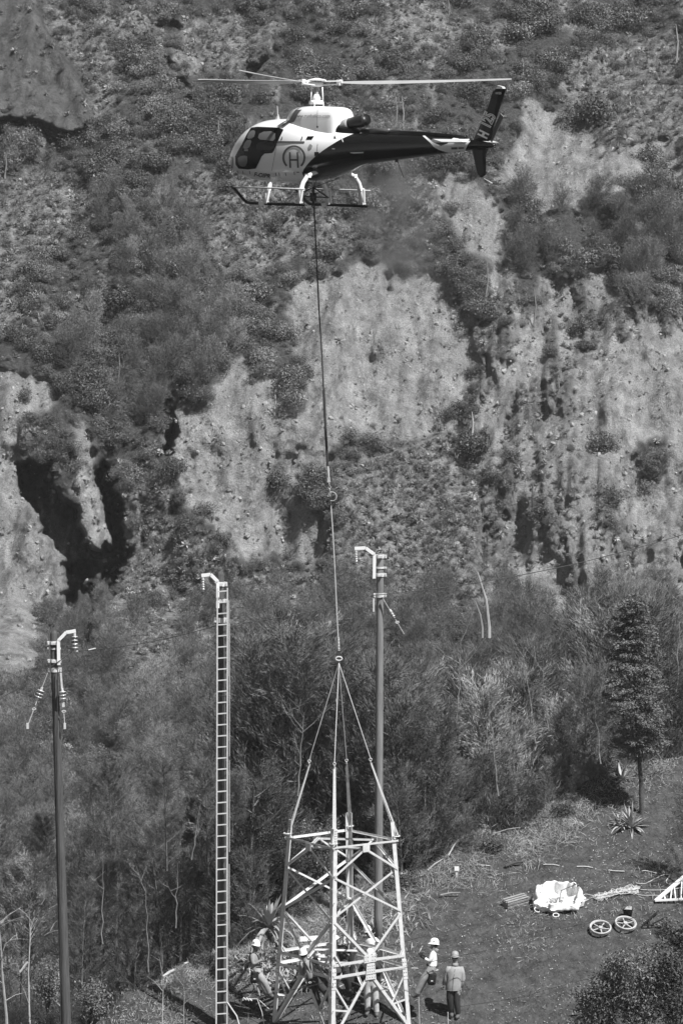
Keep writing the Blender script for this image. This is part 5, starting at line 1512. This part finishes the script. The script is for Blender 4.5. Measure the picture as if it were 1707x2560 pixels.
# ---- the conifer on the right
rg = np.random.default_rng(5)
cb_ = gp(1603, 2035); ct_ = P(1578, 1500, cb_.y); Ht = (ct_.z - cb_.z)
n1 = 210; leaves = []; 
mbt = MB(); tp = [P(1603, 2035, cb_.y), P(1601, 1960, cb_.y), P(1594, 1850, cb_.y), P(1585, 1700, cb_.y), P(1578, 1515, cb_.y)]
mbt.tube([tp[0] - Vector((0, 0, .2))] + tp, [.085, .075, .06, .055, .04, .015], 10)
def trunk_x(z):
    t = (z - cb_.z) / Ht; k = min(int(t * 4), 3)
    zs = [p.z for p in tp]; xs = [p.x for p in tp]; return float(np.interp(z, zs, xs))
pos = []; dirs = []; sz = []
for i in range(330):
    t = .29 + .71 * (i / 329)
    wd = np.interp(t, [.29, .34, .42, .55, .62, .72, .85, .95, 1.0], [.42, .64, .72, .86, .80, .60, .46, .36, .12])
    a = rg.uniform(0, 6.283); r = wd * (rg.uniform(.25, .9) if i % 3 == 0 else rg.uniform(.6, 1.12)) * (1 + .2 * math.sin(2 * a + 9 * t) + .12 * math.sin(5 * a - 23 * t))
    z = cb_.z + Ht * (.55 * t + .45 * round(t * 19 + 1.2 * math.sin(a + 9 * t) + .5 * math.sin(3 * a)) / 19) + rg.normal(0, .05)
    c = np.array([trunk_x(z) + r * math.cos(a), cb_.y + r * math.sin(a), z - .18 * r])
    if i % 6 == 0: mbt.tube([Vector((trunk_x(z), cb_.y, z - .15)), Vector(c.tolist())], [.018, .006], 4, False)
    k = 140; out = np.array([math.cos(a), math.sin(a), -.12 + rg.normal(0, .15)]); sd_ = np.array([-math.sin(a), math.cos(a), 0])
    u = rg.uniform(0, 1, (k, 1)); lw_ = rg.normal(0, 1, (k, 1)) * .16 * (1.1 - u)
    p = c - out * .2 + out * u * .42 + sd_ * lw_ + rg.normal(0, .03, (k, 3)); p[:, 2] -= .10 * np.abs(lw_[:, 0])
    d = out * .7 + sd_ * lw_ * 3 + rg.normal(0, .4, (k, 3)); d /= np.linalg.norm(d, axis=1, keepdims=True)
    pos.append(p); dirs.append(d)
p = np.concatenate(pos); d = np.concatenate(dirs); s_ = np.cross(d, rv(len(p), rg)); s_ /= np.linalg.norm(s_, axis=1, keepdims=True)
L_ = rg.uniform(.022, .05, (len(p), 1))
CT = thing('conifer', 'solitary bushy conifer with a bare dark lower trunk at the right of the clearing', 'tree', tuple(cb_))
v, f = tri_cloud(p, d * L_, s_ * L_ * .4); mec = np_mesh('crown', v - np.array(cb_), f); link('crown', mec, M['conifer'], CT)
mbt.build('trunk', M['bark_dark'], CT, True)

# ---- feathery trees behind the clearing and down the left side: crown and trunk each
FT = []
for i in range(6):
    H = (5.2, 6.2, 4.2, 5.6, 4.8, 3.6)[i]
    v, f, mb = feather(400 + i, H, (1.25, 1.5, 1.2, 1.0, 1.5, 1.1)[i], 12500, .6, .15, .0050)
    a = np_mesh('crown', v, f); a.materials.append(M[('needle', 'needle_dk', 'needle_lt', 'needle', 'needle_dk', 'needle')[i]])
    b = mb.mesh('trunk'); b.materials.append(M['bark_stem']); FT.append((H, a, b))
rg = np.random.default_rng(23)
def yc_at(x): return float(np.interp(x, CRX, CRY))
reg = [ # label, count, px range, top py range, Y offset past the crest
 ('slender feathery tree in the dense thicket between the right pole and the conifer', 30, (985, 1500), (1590, 1800), (1.5, 9)),
 ('feathery tree at the right edge around the conifer', 12, (1500, 1760), (1470, 1700), (2.5, 9)),
 ('dark feathery tree in the thicket behind the slings and the tower', 18, (620, 930), (1500, 1830), (4, 12)),
 ('low feathery tree in the thicket between ladder and tower', 9, (560, 700), (1900, 2120), (2, 6)),
 ('feathery tree on the slope between the left pole and the ladder', 30, (180, 560), (1850, 2300), (3, 14)),
 ('feathery tree on the slope left of the left pole', 8, (-60, 130), (1950, 2250), (3, 12)),
 ('small feathery tree just over the crest behind the dry brush', 12, (1000, 1440), (1850, 1960), (1.0, 2.5))]
DST = dict(zip([r[0] for r in reg], ('thicket between right pole and conifer', 'trees around the conifer', 'thicket behind slings', 'low trees between ladder and tower', 'slope between left pole and ladder', 'slope left of the left pole', 'crest over the brush')))
for lab, cnt, xr, tr_, yo in reg:
    for i in range(cnt):
        px = xr[0] + (xr[1] - xr[0]) * (i + rg.uniform(.1, .9)) / cnt
        py = rg.uniform(*tr_); x0 = float(at(px, py, 8)[0]); Yt = max(yc_at(x0), 1.5) + rg.uniform(*yo)
        top = P(px, py, Yt); k = int(rg.integers(0, 6)); H, ca, tb = FT[k]
        zg_ = float(ground_z(top.x, Yt)); zh = top.z - 3.2
        zb_ = max(zg_, top.z - 8.5) if top.z - zg_ > 2.2 else top.z - 3.0
        s = (top.z - zb_) / H / 1.0
        s = min(max(s, .55), 1.6)
        if px < 600: s = rg.uniform(.5, .95)
        th = ('left', 'middle', 'right')[min(2, int(3 * i / cnt))]; hw = 'taller' if py < (tr_[0] + tr_[1]) / 2 else 'shorter'
        put('feathery_tree', hw + ' feathery tree, ' + th + ' third of the ' + DST[lab], 'tree', (top.x, Yt, top.z - H * s), [('crown', ca), ('trunk', tb)], (0, 0, rg.uniform(0, 6.28)), s, lab.split(' tree ')[0] + ' trees ' + lab.split(' tree ')[1])
# feathery tree overhanging the right edge of the clearing, and its shade
for px, py, s, lab in ((1735, 2030, .62, 'dark feathery tree leaning in from the right edge above the white frame'), (1765, 2190, .5, 'dark feathery bush at the right edge beside the white frame')):
    g_ = gp(1700, py + 190); put('feathery_tree', lab, 'tree', (P(px, 0, g_.y).x, g_.y, g_.z), [('crown', FT[4][1]), ('trunk', FT[4][2])], (0, 0, px), s)
# ---- bare pale saplings low on the left
def sapling(label, pts, Y, r0, tw, seed):
    rr = random.Random(seed); T = thing('bare_sapling', label, 'tree', tuple(P(*pts[0], Y)))
    w_ = [P(x, y, Y) for x, y in pts]; mb = MB(); mb.tube(w_, [r0 * (1 - .75 * i / (len(w_) - 1)) for i in range(len(w_))], 7); mb.build('trunk', M['bark'], T)
    mb = MB()
    for _ in range(tw):
        i = rr.randrange(1, len(w_) - 1); o = w_[i].lerp(w_[i + 1], rr.random()); d = Vector((rr.uniform(-1, 1), rr.uniform(-.6, .6), rr.uniform(.2, 1.1))).normalized() * rr.uniform(.3, .9)
        mb.tube([o, o + d * .5 + Vector((0, 0, .04)), o + d + Vector((0, 0, -.02))], [.010, .006, .003], 4)
    mb.build('twigs', M['bark'], T); return T
def bare_tree(label, px, top, bot, Y, lean, seed):
    rr = random.Random(seed); T = thing('bare_tree', label, 'tree', tuple(P(px, bot, Y)), 'pale bare stems standing in the thicket')
    n_ = 8; bot += 30; w_ = [P(px + lean * (i / n_) + rr.uniform(-3, 3), bot + (top - bot) * i / n_, Y) for i in range(n_ + 1)]
    mb = MB(); mb.tube(w_, [(.027 if px > 600 else .02) * (1 - .8 * i / n_) for i in range(n_ + 1)], 6); mb.build('trunk', M['bark_mid'], T)
    for _ in range(6 if px > 600 else 1):
        i = rr.randrange(2, n_); o = w_[i].lerp(w_[i + 1], rr.random()); sg = rr.choice((-1, 1))
        d = Vector((sg * rr.uniform(.4, 1), rr.uniform(-.4, .3), rr.uniform(.5, 1.4))).normalized() * rr.uniform(.5, 1.3); mb = MB()
        mb.tube([o, o + d * .4 + Vector((0, 0, -.03)), o + d + Vector((0, 0, .1))], [.010, .006, .003], 4)
        for q in range(3):
            e = d * rr.uniform(.3, .8); d3 = Vector((rr.uniform(-1, 1), rr.uniform(-.5, .5), rr.uniform(.2, 1))).normalized() * rr.uniform(.2, .5); mb.tube([o + e, o + e + d3], [.007, .003], 4)
        mb.build('branch', M['bark_mid'], T)
for i, (px, tp_, bt, ln, lab) in enumerate([(1245, 1740, 1960, -25, 'pale bare stem left of centre of the right thicket, leaning left'), (1290, 1830, 2040, -8, 'forked pale bare stem above the brush at the crest'), (1385, 1660, 1990, -30, 'tall pale bare stem leaning left, nearest the conifer'), (1430, 1640, 1900, 30, 'pale bare stem leaning right beside the conifer'), (1140, 1600, 1800, 12, 'thin bare stem high in the thicket right of the right pole'),
    (1345, 1620, 1880, -40, 'bare stem with bent top in the middle of the right thicket'), (1060, 1780, 2010, 10, 'bare stem between the right pole and the brush'), (1652, 1560, 1760, -12, 'bare pale trunk right of the conifer crown'), (1500, 1700, 1880, -20, 'bare stem half behind the conifer'), (1690, 1480, 1700, 8, 'bare trunk at the right edge above the clearing'), (745, 1790, 1960, 12, 'thin bare stem just left of the slings'), (1180, 1880, 2060, 6, 'thin bare stem directly over the marker post'),
    (255, 2140, 2330, 4, 'pale thin stem right of the left pole, upper one'), (372, 2210, 2400, -6, 'pale thin stem halfway between left pole and ladder'), (440, 2160, 2290, 3, 'short bright stem left of the ladder'), (480, 2000, 2120, 22, 'pale leaning stem left of the ladder')]):
    x0 = float(at(px, bt, 8)[0]); bare_tree(lab, px, tp_, bt, max(yc_at(x0), 1) + (1.0, 2.6, 1.6, 3.2)[i % 4], ln, 50 + i)
M['bark']  # pale trunks
M['bark']  # pale trunks
sapling('pale bare sapling at the bottom left corner', [(20, 2620), (17, 2540), (8, 2450), (5, 2400), (2, 2350), (-4, 2290)], .5, .05, 14, 1)
sapling('thin bare sapling just right of the corner one, left of the left pole', [(78, 2620), (74, 2520), (72, 2430), (75, 2370), (78, 2320), (84, 2300)], .6, .03, 12, 2)
sapling('thin bare stem rising from the cut ground left of the ladder', [(406, 2590), (407, 2520), (409, 2450), (408, 2430)], .2, .016, 4, 3)
sapling('thin stem with a crooked tip between the bare stem and the ladder', [(460, 2590), (460, 2520), (462, 2485), (458, 2460)], .2, .014, 4, 4)
sapling('arching bare stem on the left of the frame', [(6, 2385), (14, 2360), (28, 2350), (50, 2347), (75, 2350), (110, 2340), (134, 2322)], .8, .014, 6, 6)
tag(MB().tube([P(51, 2430, .4), P(61, 2416, .4), P(70, 2405, .4)], .03, 6).build('cut_branch', M['rope']), 'short bright cut branch among the bare saplings at bottom left', 'branch')
# dead trunks standing in the thicket and on the mountainside
dead = [(1193, 1430, 1222, 1570, 12, .055, 'tall dead grey trunk standing above the thicket right of the right pole'), (1187, 1503, 1205, 1570, 12, .04, 'shorter forked dead trunk beside the tall one'),
 (546, 300, 541, 365, 110, .10, 'white dead stem left of the helicopter nose'), (987, 235, 990, 310, 110, .06, 'pale dead stem above the tail boom, the left of two'), (1004, 240, 1005, 330, 110, .06, 'pale dead stem above the tail boom, the right of two'),
 (1217, 655, 1212, 748, 100, .06, 'white dead stem on the dark strip between the scarps'), (1394, 938, 1393, 1000, 92, .06, 'small white dead stem on the open slope right of centre'), (1179, 1030, 1180, 1085, 90, .07, 'white dead stem above the dark hollow right of the line'),
 (1688, 60, 1690, 150, 130, .07, 'thin pale stem near the top right corner'), (1305, 145, 1306, 185, 130, .06, 'short pale stem above the tail fin'), (688, 985, 686, 1030, 95, .06, 'thin dead stem at the foot of the dark vein in the scarp'),
 (298, 885, 296, 950, 100, .05, 'thin pale stem in the dark spur left of the scarp'), (1120, 0, 1122, 30, 130, .07, 'pale stem at the top edge above the rotor'), (15, 380, 13, 440, 120, .06, 'thin dead stem at the left edge above the dry grass'), (1334, 718, 1334, 812, 100, .06, 'pale stem in the broken scrub on the right slope')]
for x0, y0, x1, y1, Y, r, lab in dead:
    if Y > 20:
        Y = float(hillY(np.array([float(x1)]), np.array([float(y1)]))[0][0]) - .3
    a = P(x1, y1, Y); b = P(x0, y0, Y); T = thing('dead_trunk', lab, 'dead tree', tuple(a))
    m_ = a.lerp(b, .5) + Vector((.05 * (b - a).length, 0, 0)); MB().tube([a - Vector((0, 0, .3)), a, m_, b], [r, r, r * .7, r * .35], 6).build('trunk', M['twig'], T)
# ---- agaves
def agave(label, p, L, n=34, wd=.055, seed=1, hi=1.45, lo=.1, droop=.25, m='agave', rot=0):
    v, f = rosette(seed, n, L, wd, lo, hi, droop); me = np_mesh('blades', v, f, True); T = thing('agave', label, 'plant', tuple(p)); 
    rg_ = np.random.default_rng(seed); 
    per = len(v) // n; pf = len(f) // n
    for i in range(n):
        vv = v[i * per:(i + 1) * per]; mb = np_mesh('blade', vv, f[:pf], True); link('blade', mb, M[m], T)
    return T
ag = gp(672, 2318); ag = gp(672, 2335); agave('large agave with upright grey blades behind the left tower leg', ag + Vector((0, 0, .25)), 1.05, 34, .06, 1, 1.5, .05, .5)
agave('large agave with pale spread blades at the foot of the conifer', gp(1577, 2070), .72, 40, .04, 2, 1.45, .1, .35); agave('dry brown agave leaning against the pale one below the conifer', gp(1548, 2066), .5, 26, .03, 12, 1.3, .0, .6, 'agave_dead')
agave('agave with fleshy pale blades left of the conifer trunk', gp(1553, 1950), .55, 18, .045, 3, 1.2, .15, .2)
agave('narrow spiky agave at the bottom right by the leafy shrub', gp(1470, 2540), .62, 22, .035, 4, 1.4, .3, .15)
agave('dry agave stump at the foot of the right pole', gp(1010, 2205), .42, 18, .035, 5, 1.3, .2, .4, 'agave_dead')
agave('pale agave clump beside the right pole, behind the right tower leg', gp(985, 2215), .5, 22, .04, 6, 1.3, .2, .4)
# rosettes on the mountainside that stand out
far = [(1545, 618, 1.0, 'bright agave at the top of the right scarp'), (1577, 270, .8, 'agave among the shrubs above the right scarp'), (130, 115, .8, 'bright agave on the grass left of the top gully'), (537, 858, .8, 'bright agave at the tip of the dark spur'), (338, 1200, 1.0, 'pair-like agave left of the big scarp'), (1245, 745, .9, 'agave beside the white dead stem between scarps'),
 (848, 854, .8, 'agave alone on the pale central scarp'), (1377, 560, .7, 'agave low on the right scarp'), (838, 500, .8, 'agave just under the helicopter skids'), (60, 405, .8, 'agave at the left edge above the grass'), (470, 915, .9, 'agave in the dark spur above the big scarp'), (1130, 610, .8, 'agave at the head of the strip between scarps')]
AGM = []
for i in range(3):
    v, f = rosette(60 + i, 26, .55, .035, .05, 1.2, .2); me = np_mesh('blades', v, f); me.materials.append(M['agave_dead']); AGM.append(me)
for i, (x, y, s, lab) in enumerate(far):
    p = Vector(hill(np.array([float(x)]), np.array([float(y)]))[0].tolist()); put('agave', lab, 'plant', p + Vector((0, -.1, .05)), [('blades', AGM[i % 3])], (.5, 0, i), s)
# ---- shrubs that stand alone on the mountainside
BM = []
for i in range(5):
    me = bush_mesh(700 + i, 2600, .055, 22, .8); me.materials.append(M[('leaf_dk', 'leaf', 'leaf_dk', 'leaf', 'leaf_dk')[i]]); BM.append(me)
sh = [(688, 575, 1.0, 'round dark shrub on the dry slope under the nose of the helicopter'), (765, 530, .9, 'dark shrub right under the cargo hook'), (880, 535, .85, 'dark shrub under the rear end of the skids'), (150, 640, .9, 'small dark shrub on the dry grass at the left'), (627, 25, 1.3, 'round shrub at the top edge left of centre'), (918, 585, .8, 'dark shrub behind the exhaust haze'),
 (730, 960, 1.5, 'large dark shrub in the vein of the central scarp'), (1357, 75, 1.5, 'round shrub near the top edge right of centre'), (1290, 95, 1.4, 'broad dark shrub left of the round one near the top'), (990, 155, 1.3, 'dark shrub above the right rotor blade'), (1490, 300, 2.0, 'big dark shrub above the right scarp'), (1640, 470, 1.6, 'dark shrub at the right edge of the scarp'),
 (1160, 170, 1.2, 'shrub right of the dark one above the blade'), (570, 470, .8, 'dark shrub below the skid tip'), (820, 640, 1.2, 'dark shrub on the ledge over the central scarp'), (690, 1210, 1.2, 'shrub on the rib beside the lifting line'), (1183, 1135, 1.6, 'dark shrub in the hollow right of the line'), (300, 760, 1.4, 'dark shrub in the left spur'), (1505, 1120, 1.2, 'dark shrub alone on the right slope'),
 (1460, 870, .8, 'small shrub on the right slope'), (230, 1000, 1.3, 'dark shrub above the left gully'), (640, 740, 1.1, 'shrub at the left head of the central scarp'), (440, 330, 1.6, 'broad shrub left of the helicopter'), (250, 440, 1.7, 'broad shrub below the boulder face'), (390, 420, 1.5, 'broad shrub left of the nose, beside its neighbour below the boulder')]
for i, (x, y, s, lab) in enumerate(sh):
    p = Vector(hill(np.array([float(x)]), np.array([float(y)]))[0].tolist()); put('shrub', lab, 'shrub', p + Vector((0, -.2, -.1)), [('foliage', BM[i % 5])], (0, 0, i * 1.3), s)
# ---- leafy shrubs near the crew: real leaves
def leafy(label, base, H, W, n, leaf, m, seed, stems=14):
    rg_ = np.random.default_rng(seed); T = thing('leafy_shrub', label, 'shrub', tuple(base)); mb = MB(); P_ = []
    b = np.array(base)
    for i in range(stems):
        a = rg_.uniform(0, 6.28); e = np.array([math.cos(a) * W * rg_.uniform(.2, 1), math.sin(a) * W * .7 * rg_.uniform(.2, 1), H * rg_.uniform(.55, 1.0)])
        m1 = e * np.array([.35, .35, .6]); q = [Vector(b.tolist()), Vector((b + m1).tolist()), Vector((b + e).tolist())]; mb.tube(q, [.02, .012, .004], 5, False)
        k = n // stems; t = rg_.uniform(.25, 1, (k, 1)); P_.append(b + m1 * (1 - t) * t * 1.6 + e * t + rg_.normal(0, .13, (k, 3)))
    p = np.concatenate(P_); d = rv(len(p), rg_); d[:, 2] = np.abs(d[:, 2]) * .8 + .1; d /= np.linalg.norm(d, axis=1, keepdims=True); s = np.cross(d, rv(len(p), rg_)); s /= np.linalg.norm(s, axis=1, keepdims=True)
    L = leaf * rg_.uniform(.6, 1.2, (len(p), 1)); v, f = tri_cloud(p, d * L, s * L * .42); link('foliage', np_mesh('foliage', v - b, f), M[m], T); mb.build('stems', M['bark_dark'], T)
lf = [(1500, 2640, 2.35, .75, 7000, 'leaf_lt', 'leafy shrub at the bottom right, its top just under the wheels'), (1590, 2650, 2.9, .8, 9500, 'leaf_lt', 'tall leafy shrub at the bottom right, second from the corner'), (1680, 2650, 3.1, .8, 8000, 'leaf_dk', 'dark leafy shrub filling the bottom right corner'), (1695, 2480, 2.0, .5, 4000, 'leaf_dk', 'dark shrub at the right edge under the white frame'), (1440, 2640, .9, .4, 1500, 'leaf_lt', 'low leafy plant left of the shrub at bottom right')]
for i, (x, y, H, W, n, m, lab) in enumerate(lf): leafy(lab, gp(x, y), H, W, n, .052, m, 800 + i)
ll = [(230, 2560, 1.3, .5, 2600, 'leaf_lt', .0, 'pale leafy shrub just right of the left pole'), (120, 2540, 1.5, .55, 2600, 'leaf_lt', .9, 'leafy shrub behind the thin sapling left of the left pole'), (110, 2640, 1.0, .6, 2400, 'leaf', -.5, 'dark leafy shrub at the bottom edge left of the left pole'), (330, 2640, 1.0, .6, 2200, 'leaf', .3, 'leafy shrub at the bottom edge right of the pale one')]
for i, (x, y, H, W, n, m, Y, lab) in enumerate(ll): leafy(lab, P(x, y, Y + 1.2), H, W, n, .04, m, 820 + i)
leafy('broadleaf bush behind the tower, under the right sling', P(800, 2250, 7.2), 2.3, .95, 6500, .036, 'leaf', 840)
leafy('broadleaf bush behind the near sling, left of its neighbour', P(700, 2220, 8.0), 1.9, .8, 4200, .036, 'leaf_dk', 841)

# low scrubby plants that fringe the crest of the clearing
rg = np.random.default_rng(31)
for i in range(34):
    x = -4.8 + 14.5 * (i + rg.uniform(0, .8)) / 34; y = yc_at(x) + rg.uniform(-.9, .5)
    k = int(rg.integers(0, 5)); s = rg.uniform(.28, .6)
    if rg.uniform() < .45: put('shrub', 'low leafy bush on the crest of the clearing among the dry brush', 'shrub', (x, y, gz(x, y) - .05), [('foliage', BM[k])], (0, 0, i), s, 'low leafy bushes along the crest')
    else: put('heath_bush', 'small feathery bush on the crest of the clearing among the dry brush', 'shrub', (x, y, gz(x, y) - .3), [('crown', FT[k][1])], (0, 0, i), s * .55, 'small feathery bushes along the crest')
# ---- ground litter: cut branches, dry fronds, stones
rg = np.random.default_rng(77)
def litter(name, label, n, region, Lr, wr, m, lift=.02, up=.25, dens=None, seed=0):
    got = []; have = 0
    while have < n:
        x = rg.uniform(region[0], region[1], 4 * n); y = rg.uniform(region[2], region[3], 4 * n)
        k = dens(x, y) > rg.uniform(0, 1, 4 * n); got.append(np.stack([x[k], y[k]], 1)); have += int(k.sum())
    pts = np.concatenate(got)[:n]
    xy = np.array(pts); z = ground_z(xy[:, 0], xy[:, 1]); p = np.stack([xy[:, 0], xy[:, 1], z + lift + rg.uniform(0, .05, n)], 1)
    d = rv(n, rg); d[:, 2] = np.abs(d[:, 2]) * up; d[:, 2] += d[:, 1] * SL; d /= np.linalg.norm(d, axis=1, keepdims=True)
    s = np.cross(d, rv(n, rg)); s /= np.linalg.norm(s, axis=1, keepdims=True)
    L = rg.uniform(*Lr, (n, 1)); w_ = rg.uniform(*wr, (n, 1)); mid = p + rg.normal(0, .12, (n, 3)) * L
    v = np.stack([p - d * L, mid - s * w_, p + d * L, mid + s * w_], 1).reshape(-1, 3)
    me = np_mesh(name, v, np.arange(len(v)).reshape(-1, 4)); o = link(name, me, M[m]); return tag(o, label, kind='stuff')
def dcrest(x, y):
    return np.interp(x, CRX, CRY) - y
litter('dry_brush', 'dry cut branches and dead fronds heaped along the crest of the clearing', 16000, (-5.2, 10, -1, 13.5), (.04, .28), (.003, .009), 'twig', .03, .9, lambda x, y: np.exp(-((dcrest(x, y) - .8) / 1.15) ** 2) * np.where((-5 < x) & (x < 7), 1, .25) * np.clip(.5 + 1.4 * fbm(x * 1.1, y * 1.1, 57, 3), .08, 1))
litter('fallen_twigs', 'thin twigs and leaves scattered over the trodden soil', 7000, (-6.5, 11, -4.5, 13.2), (.015, .09), (.003, .010), 'twig', .012, .2, lambda x, y: (.2 + np.maximum(0, 1.5 * fbm(x * .9, y * .9, 52, 3))) * (dcrest(x, y) > 0))
litter('pale_chips', 'small pale chips and stones on the trodden soil', 4200, (-6.5, 11, -4.5, 13.2), (.008, .035), (.006, .02), 'agave_dead', .012, .6, lambda x, y: 1.0 * (dcrest(x, y) > 0))
litter('short_weeds', 'short dark weeds and grass growing on the edges of the clearing', 9000, (-6.8, 11, -4.5, 13.5), (.03, .12), (.004, .009), 'grass', .03, 1.6, lambda x, y: np.clip(1.3 * fbm(x * .6, y * .6, 53, 3) + .1 + 1.2 * np.exp(-(dcrest(x, y) / .8) ** 2), 0, 1) * (dcrest(x, y) > -.6))
litter('dead_agave_leaves', 'pile of dry pale agave leaves around the large agave', 420, (-3.2, -.4, 1.0, 4.6), (.10, .30), (.012, .035), 'agave_dead', .10, 1.3, lambda x, y: np.exp(-(((x + 1.75) / .8) ** 2 + ((y - 2.6) / .9) ** 2)))
litter('dead_fronds', 'pale dead fronds lying behind the tower below the right pole', 420, (-.6, 3.4, 2.6, 6.6), (.08, .26), (.007, .022), 'agave_dead', .06, .9, lambda x, y: np.exp(-(((x - .9) / 1.2) ** 2 + ((y - 4.4) / 1.1) ** 2)))
# a few larger cut logs and sticks as things
logs = [((1068, 2103), (1105, 2125), .025, 'short bright branch lying on the brush right of the tower top'), ((1120, 2146), (1145, 2105), .022, 'pale branch standing up from the brush near the marker post'), ((1262, 2172), (1310, 2165), .045, 'dark log lying left of the row of pale sticks'),
 ((1100, 2245), (1150, 2244), .03, 'pale log lying below the brush right of the tower'), ((1625, 1948), (1640, 1936), .03, 'dark log on the slope right of the conifer'), ((408, 2410), (440, 2395), .05, 'pale log end in the cut bank left of the ladder'), ((455, 2420), (470, 2398), .04, 'pale stump piece in the cut bank left of the ladder'), ((1235, 2075), (1300, 2040), .02, 'pale trunk leaning across the brush at the crest')]
for a, b, r, lab in logs:
    A_, B_ = gp(*a) + Vector((0, 0, .08)), gp(*b) + Vector((0, 0, .14)); mb = MB(); mb.tube([A_, A_.lerp(B_, .5) + Vector((0, 0, .03)), B_], [r, r * .9, r * .6], 8)
    tag(mb.build('log', M['bark_dark' if lab.startswith('dark') else 'twig']), lab, 'log')

# ================================================================== thin valley air
def volume_box(name, lo, hi, dens, v, label):
    c = [(lo[i] + hi[i]) / 2 for i in range(3)]; s = [hi[i] - lo[i] for i in range(3)]
    mb = MB().box(c, s); m = bpy.data.materials.new(name); m.use_nodes = True; n = m.node_tree.nodes; n.clear()
    o = n.new('ShaderNodeOutputMaterial'); pv = n.new('ShaderNodeVolumePrincipled'); pv.inputs['Color'].default_value = g3(v); pv.inputs['Density'].default_value = dens
    m.node_tree.links.new(pv.outputs[0], o.inputs['Volume']); return tag(mb.build(name, m), label, kind='stuff')
volume_box('haze', (-185, -135, -75), (185, 230, 90), .00013, .95, 'thin haze of the valley air between the camera and the mountainside')

# the hot exhaust plume trailing down behind the tail boom: a faint smoky volume
def plume():
    c0 = P(985, 520, 5.0); m = bpy.data.materials.new('exhaust_plume'); m.use_nodes = True; n = m.node_tree.nodes; l = m.node_tree.links; n.clear()
    o = n.new('ShaderNodeOutputMaterial'); pv = n.new('ShaderNodeVolumePrincipled'); pv.inputs['Color'].default_value = g3(.3)
    tc = n.new('ShaderNodeTexCoord'); no = n.new('ShaderNodeTexNoise'); no.inputs['Scale'].default_value = 1.1; no.inputs['Detail'].default_value = 3
    l.new(tc.outputs['Object'], no.inputs[0]); mr = n.new('ShaderNodeMapRange'); mr.inputs[1].default_value = .45; mr.inputs[2].default_value = .68; mr.inputs[3].default_value = .0; mr.inputs[4].default_value = 1.5
    l.new(no.outputs['Fac'], mr.inputs[0])
    mp = n.new('ShaderNodeMapping'); mp.inputs['Scale'].default_value = (1 / 1.35, 1 / 1.6, 1 / 3.4); l.new(tc.outputs['Object'], mp.inputs[0])
    ln = n.new('ShaderNodeVectorMath'); ln.operation = 'LENGTH'; l.new(mp.outputs[0], ln.inputs[0])
    fo = n.new('ShaderNodeMapRange'); fo.inputs[1].default_value = .35; fo.inputs[2].default_value = 1.0; fo.inputs[3].default_value = 1.0; fo.inputs[4].default_value = 0.0; l.new(ln.outputs['Value'], fo.inputs[0])
    mu = n.new('ShaderNodeMath'); mu.operation = 'MULTIPLY'; l.new(mr.outputs[0], mu.inputs[0]); l.new(fo.outputs[0], mu.inputs[1]); l.new(mu.outputs[0], pv.inputs['Density'])
    l.new(pv.outputs[0], o.inputs['Volume'])
    v = MB(); v.lathe([(.05, -3.5), (.9, -2.9), (1.35, -1.6), (1.45, 0), (1.35, 1.6), (.9, 2.9), (.05, 3.5)], (0, 0, 0), (0, 0, 1), 20)
    ob = link('exhaust_plume', v.mesh('exhaust_plume'), m, None, c0); ob.rotation_euler = (0, R_(-14), 0)
    return tag(ob, 'faint smoky exhaust plume trailing down behind the tail boom', kind='stuff')
plume()
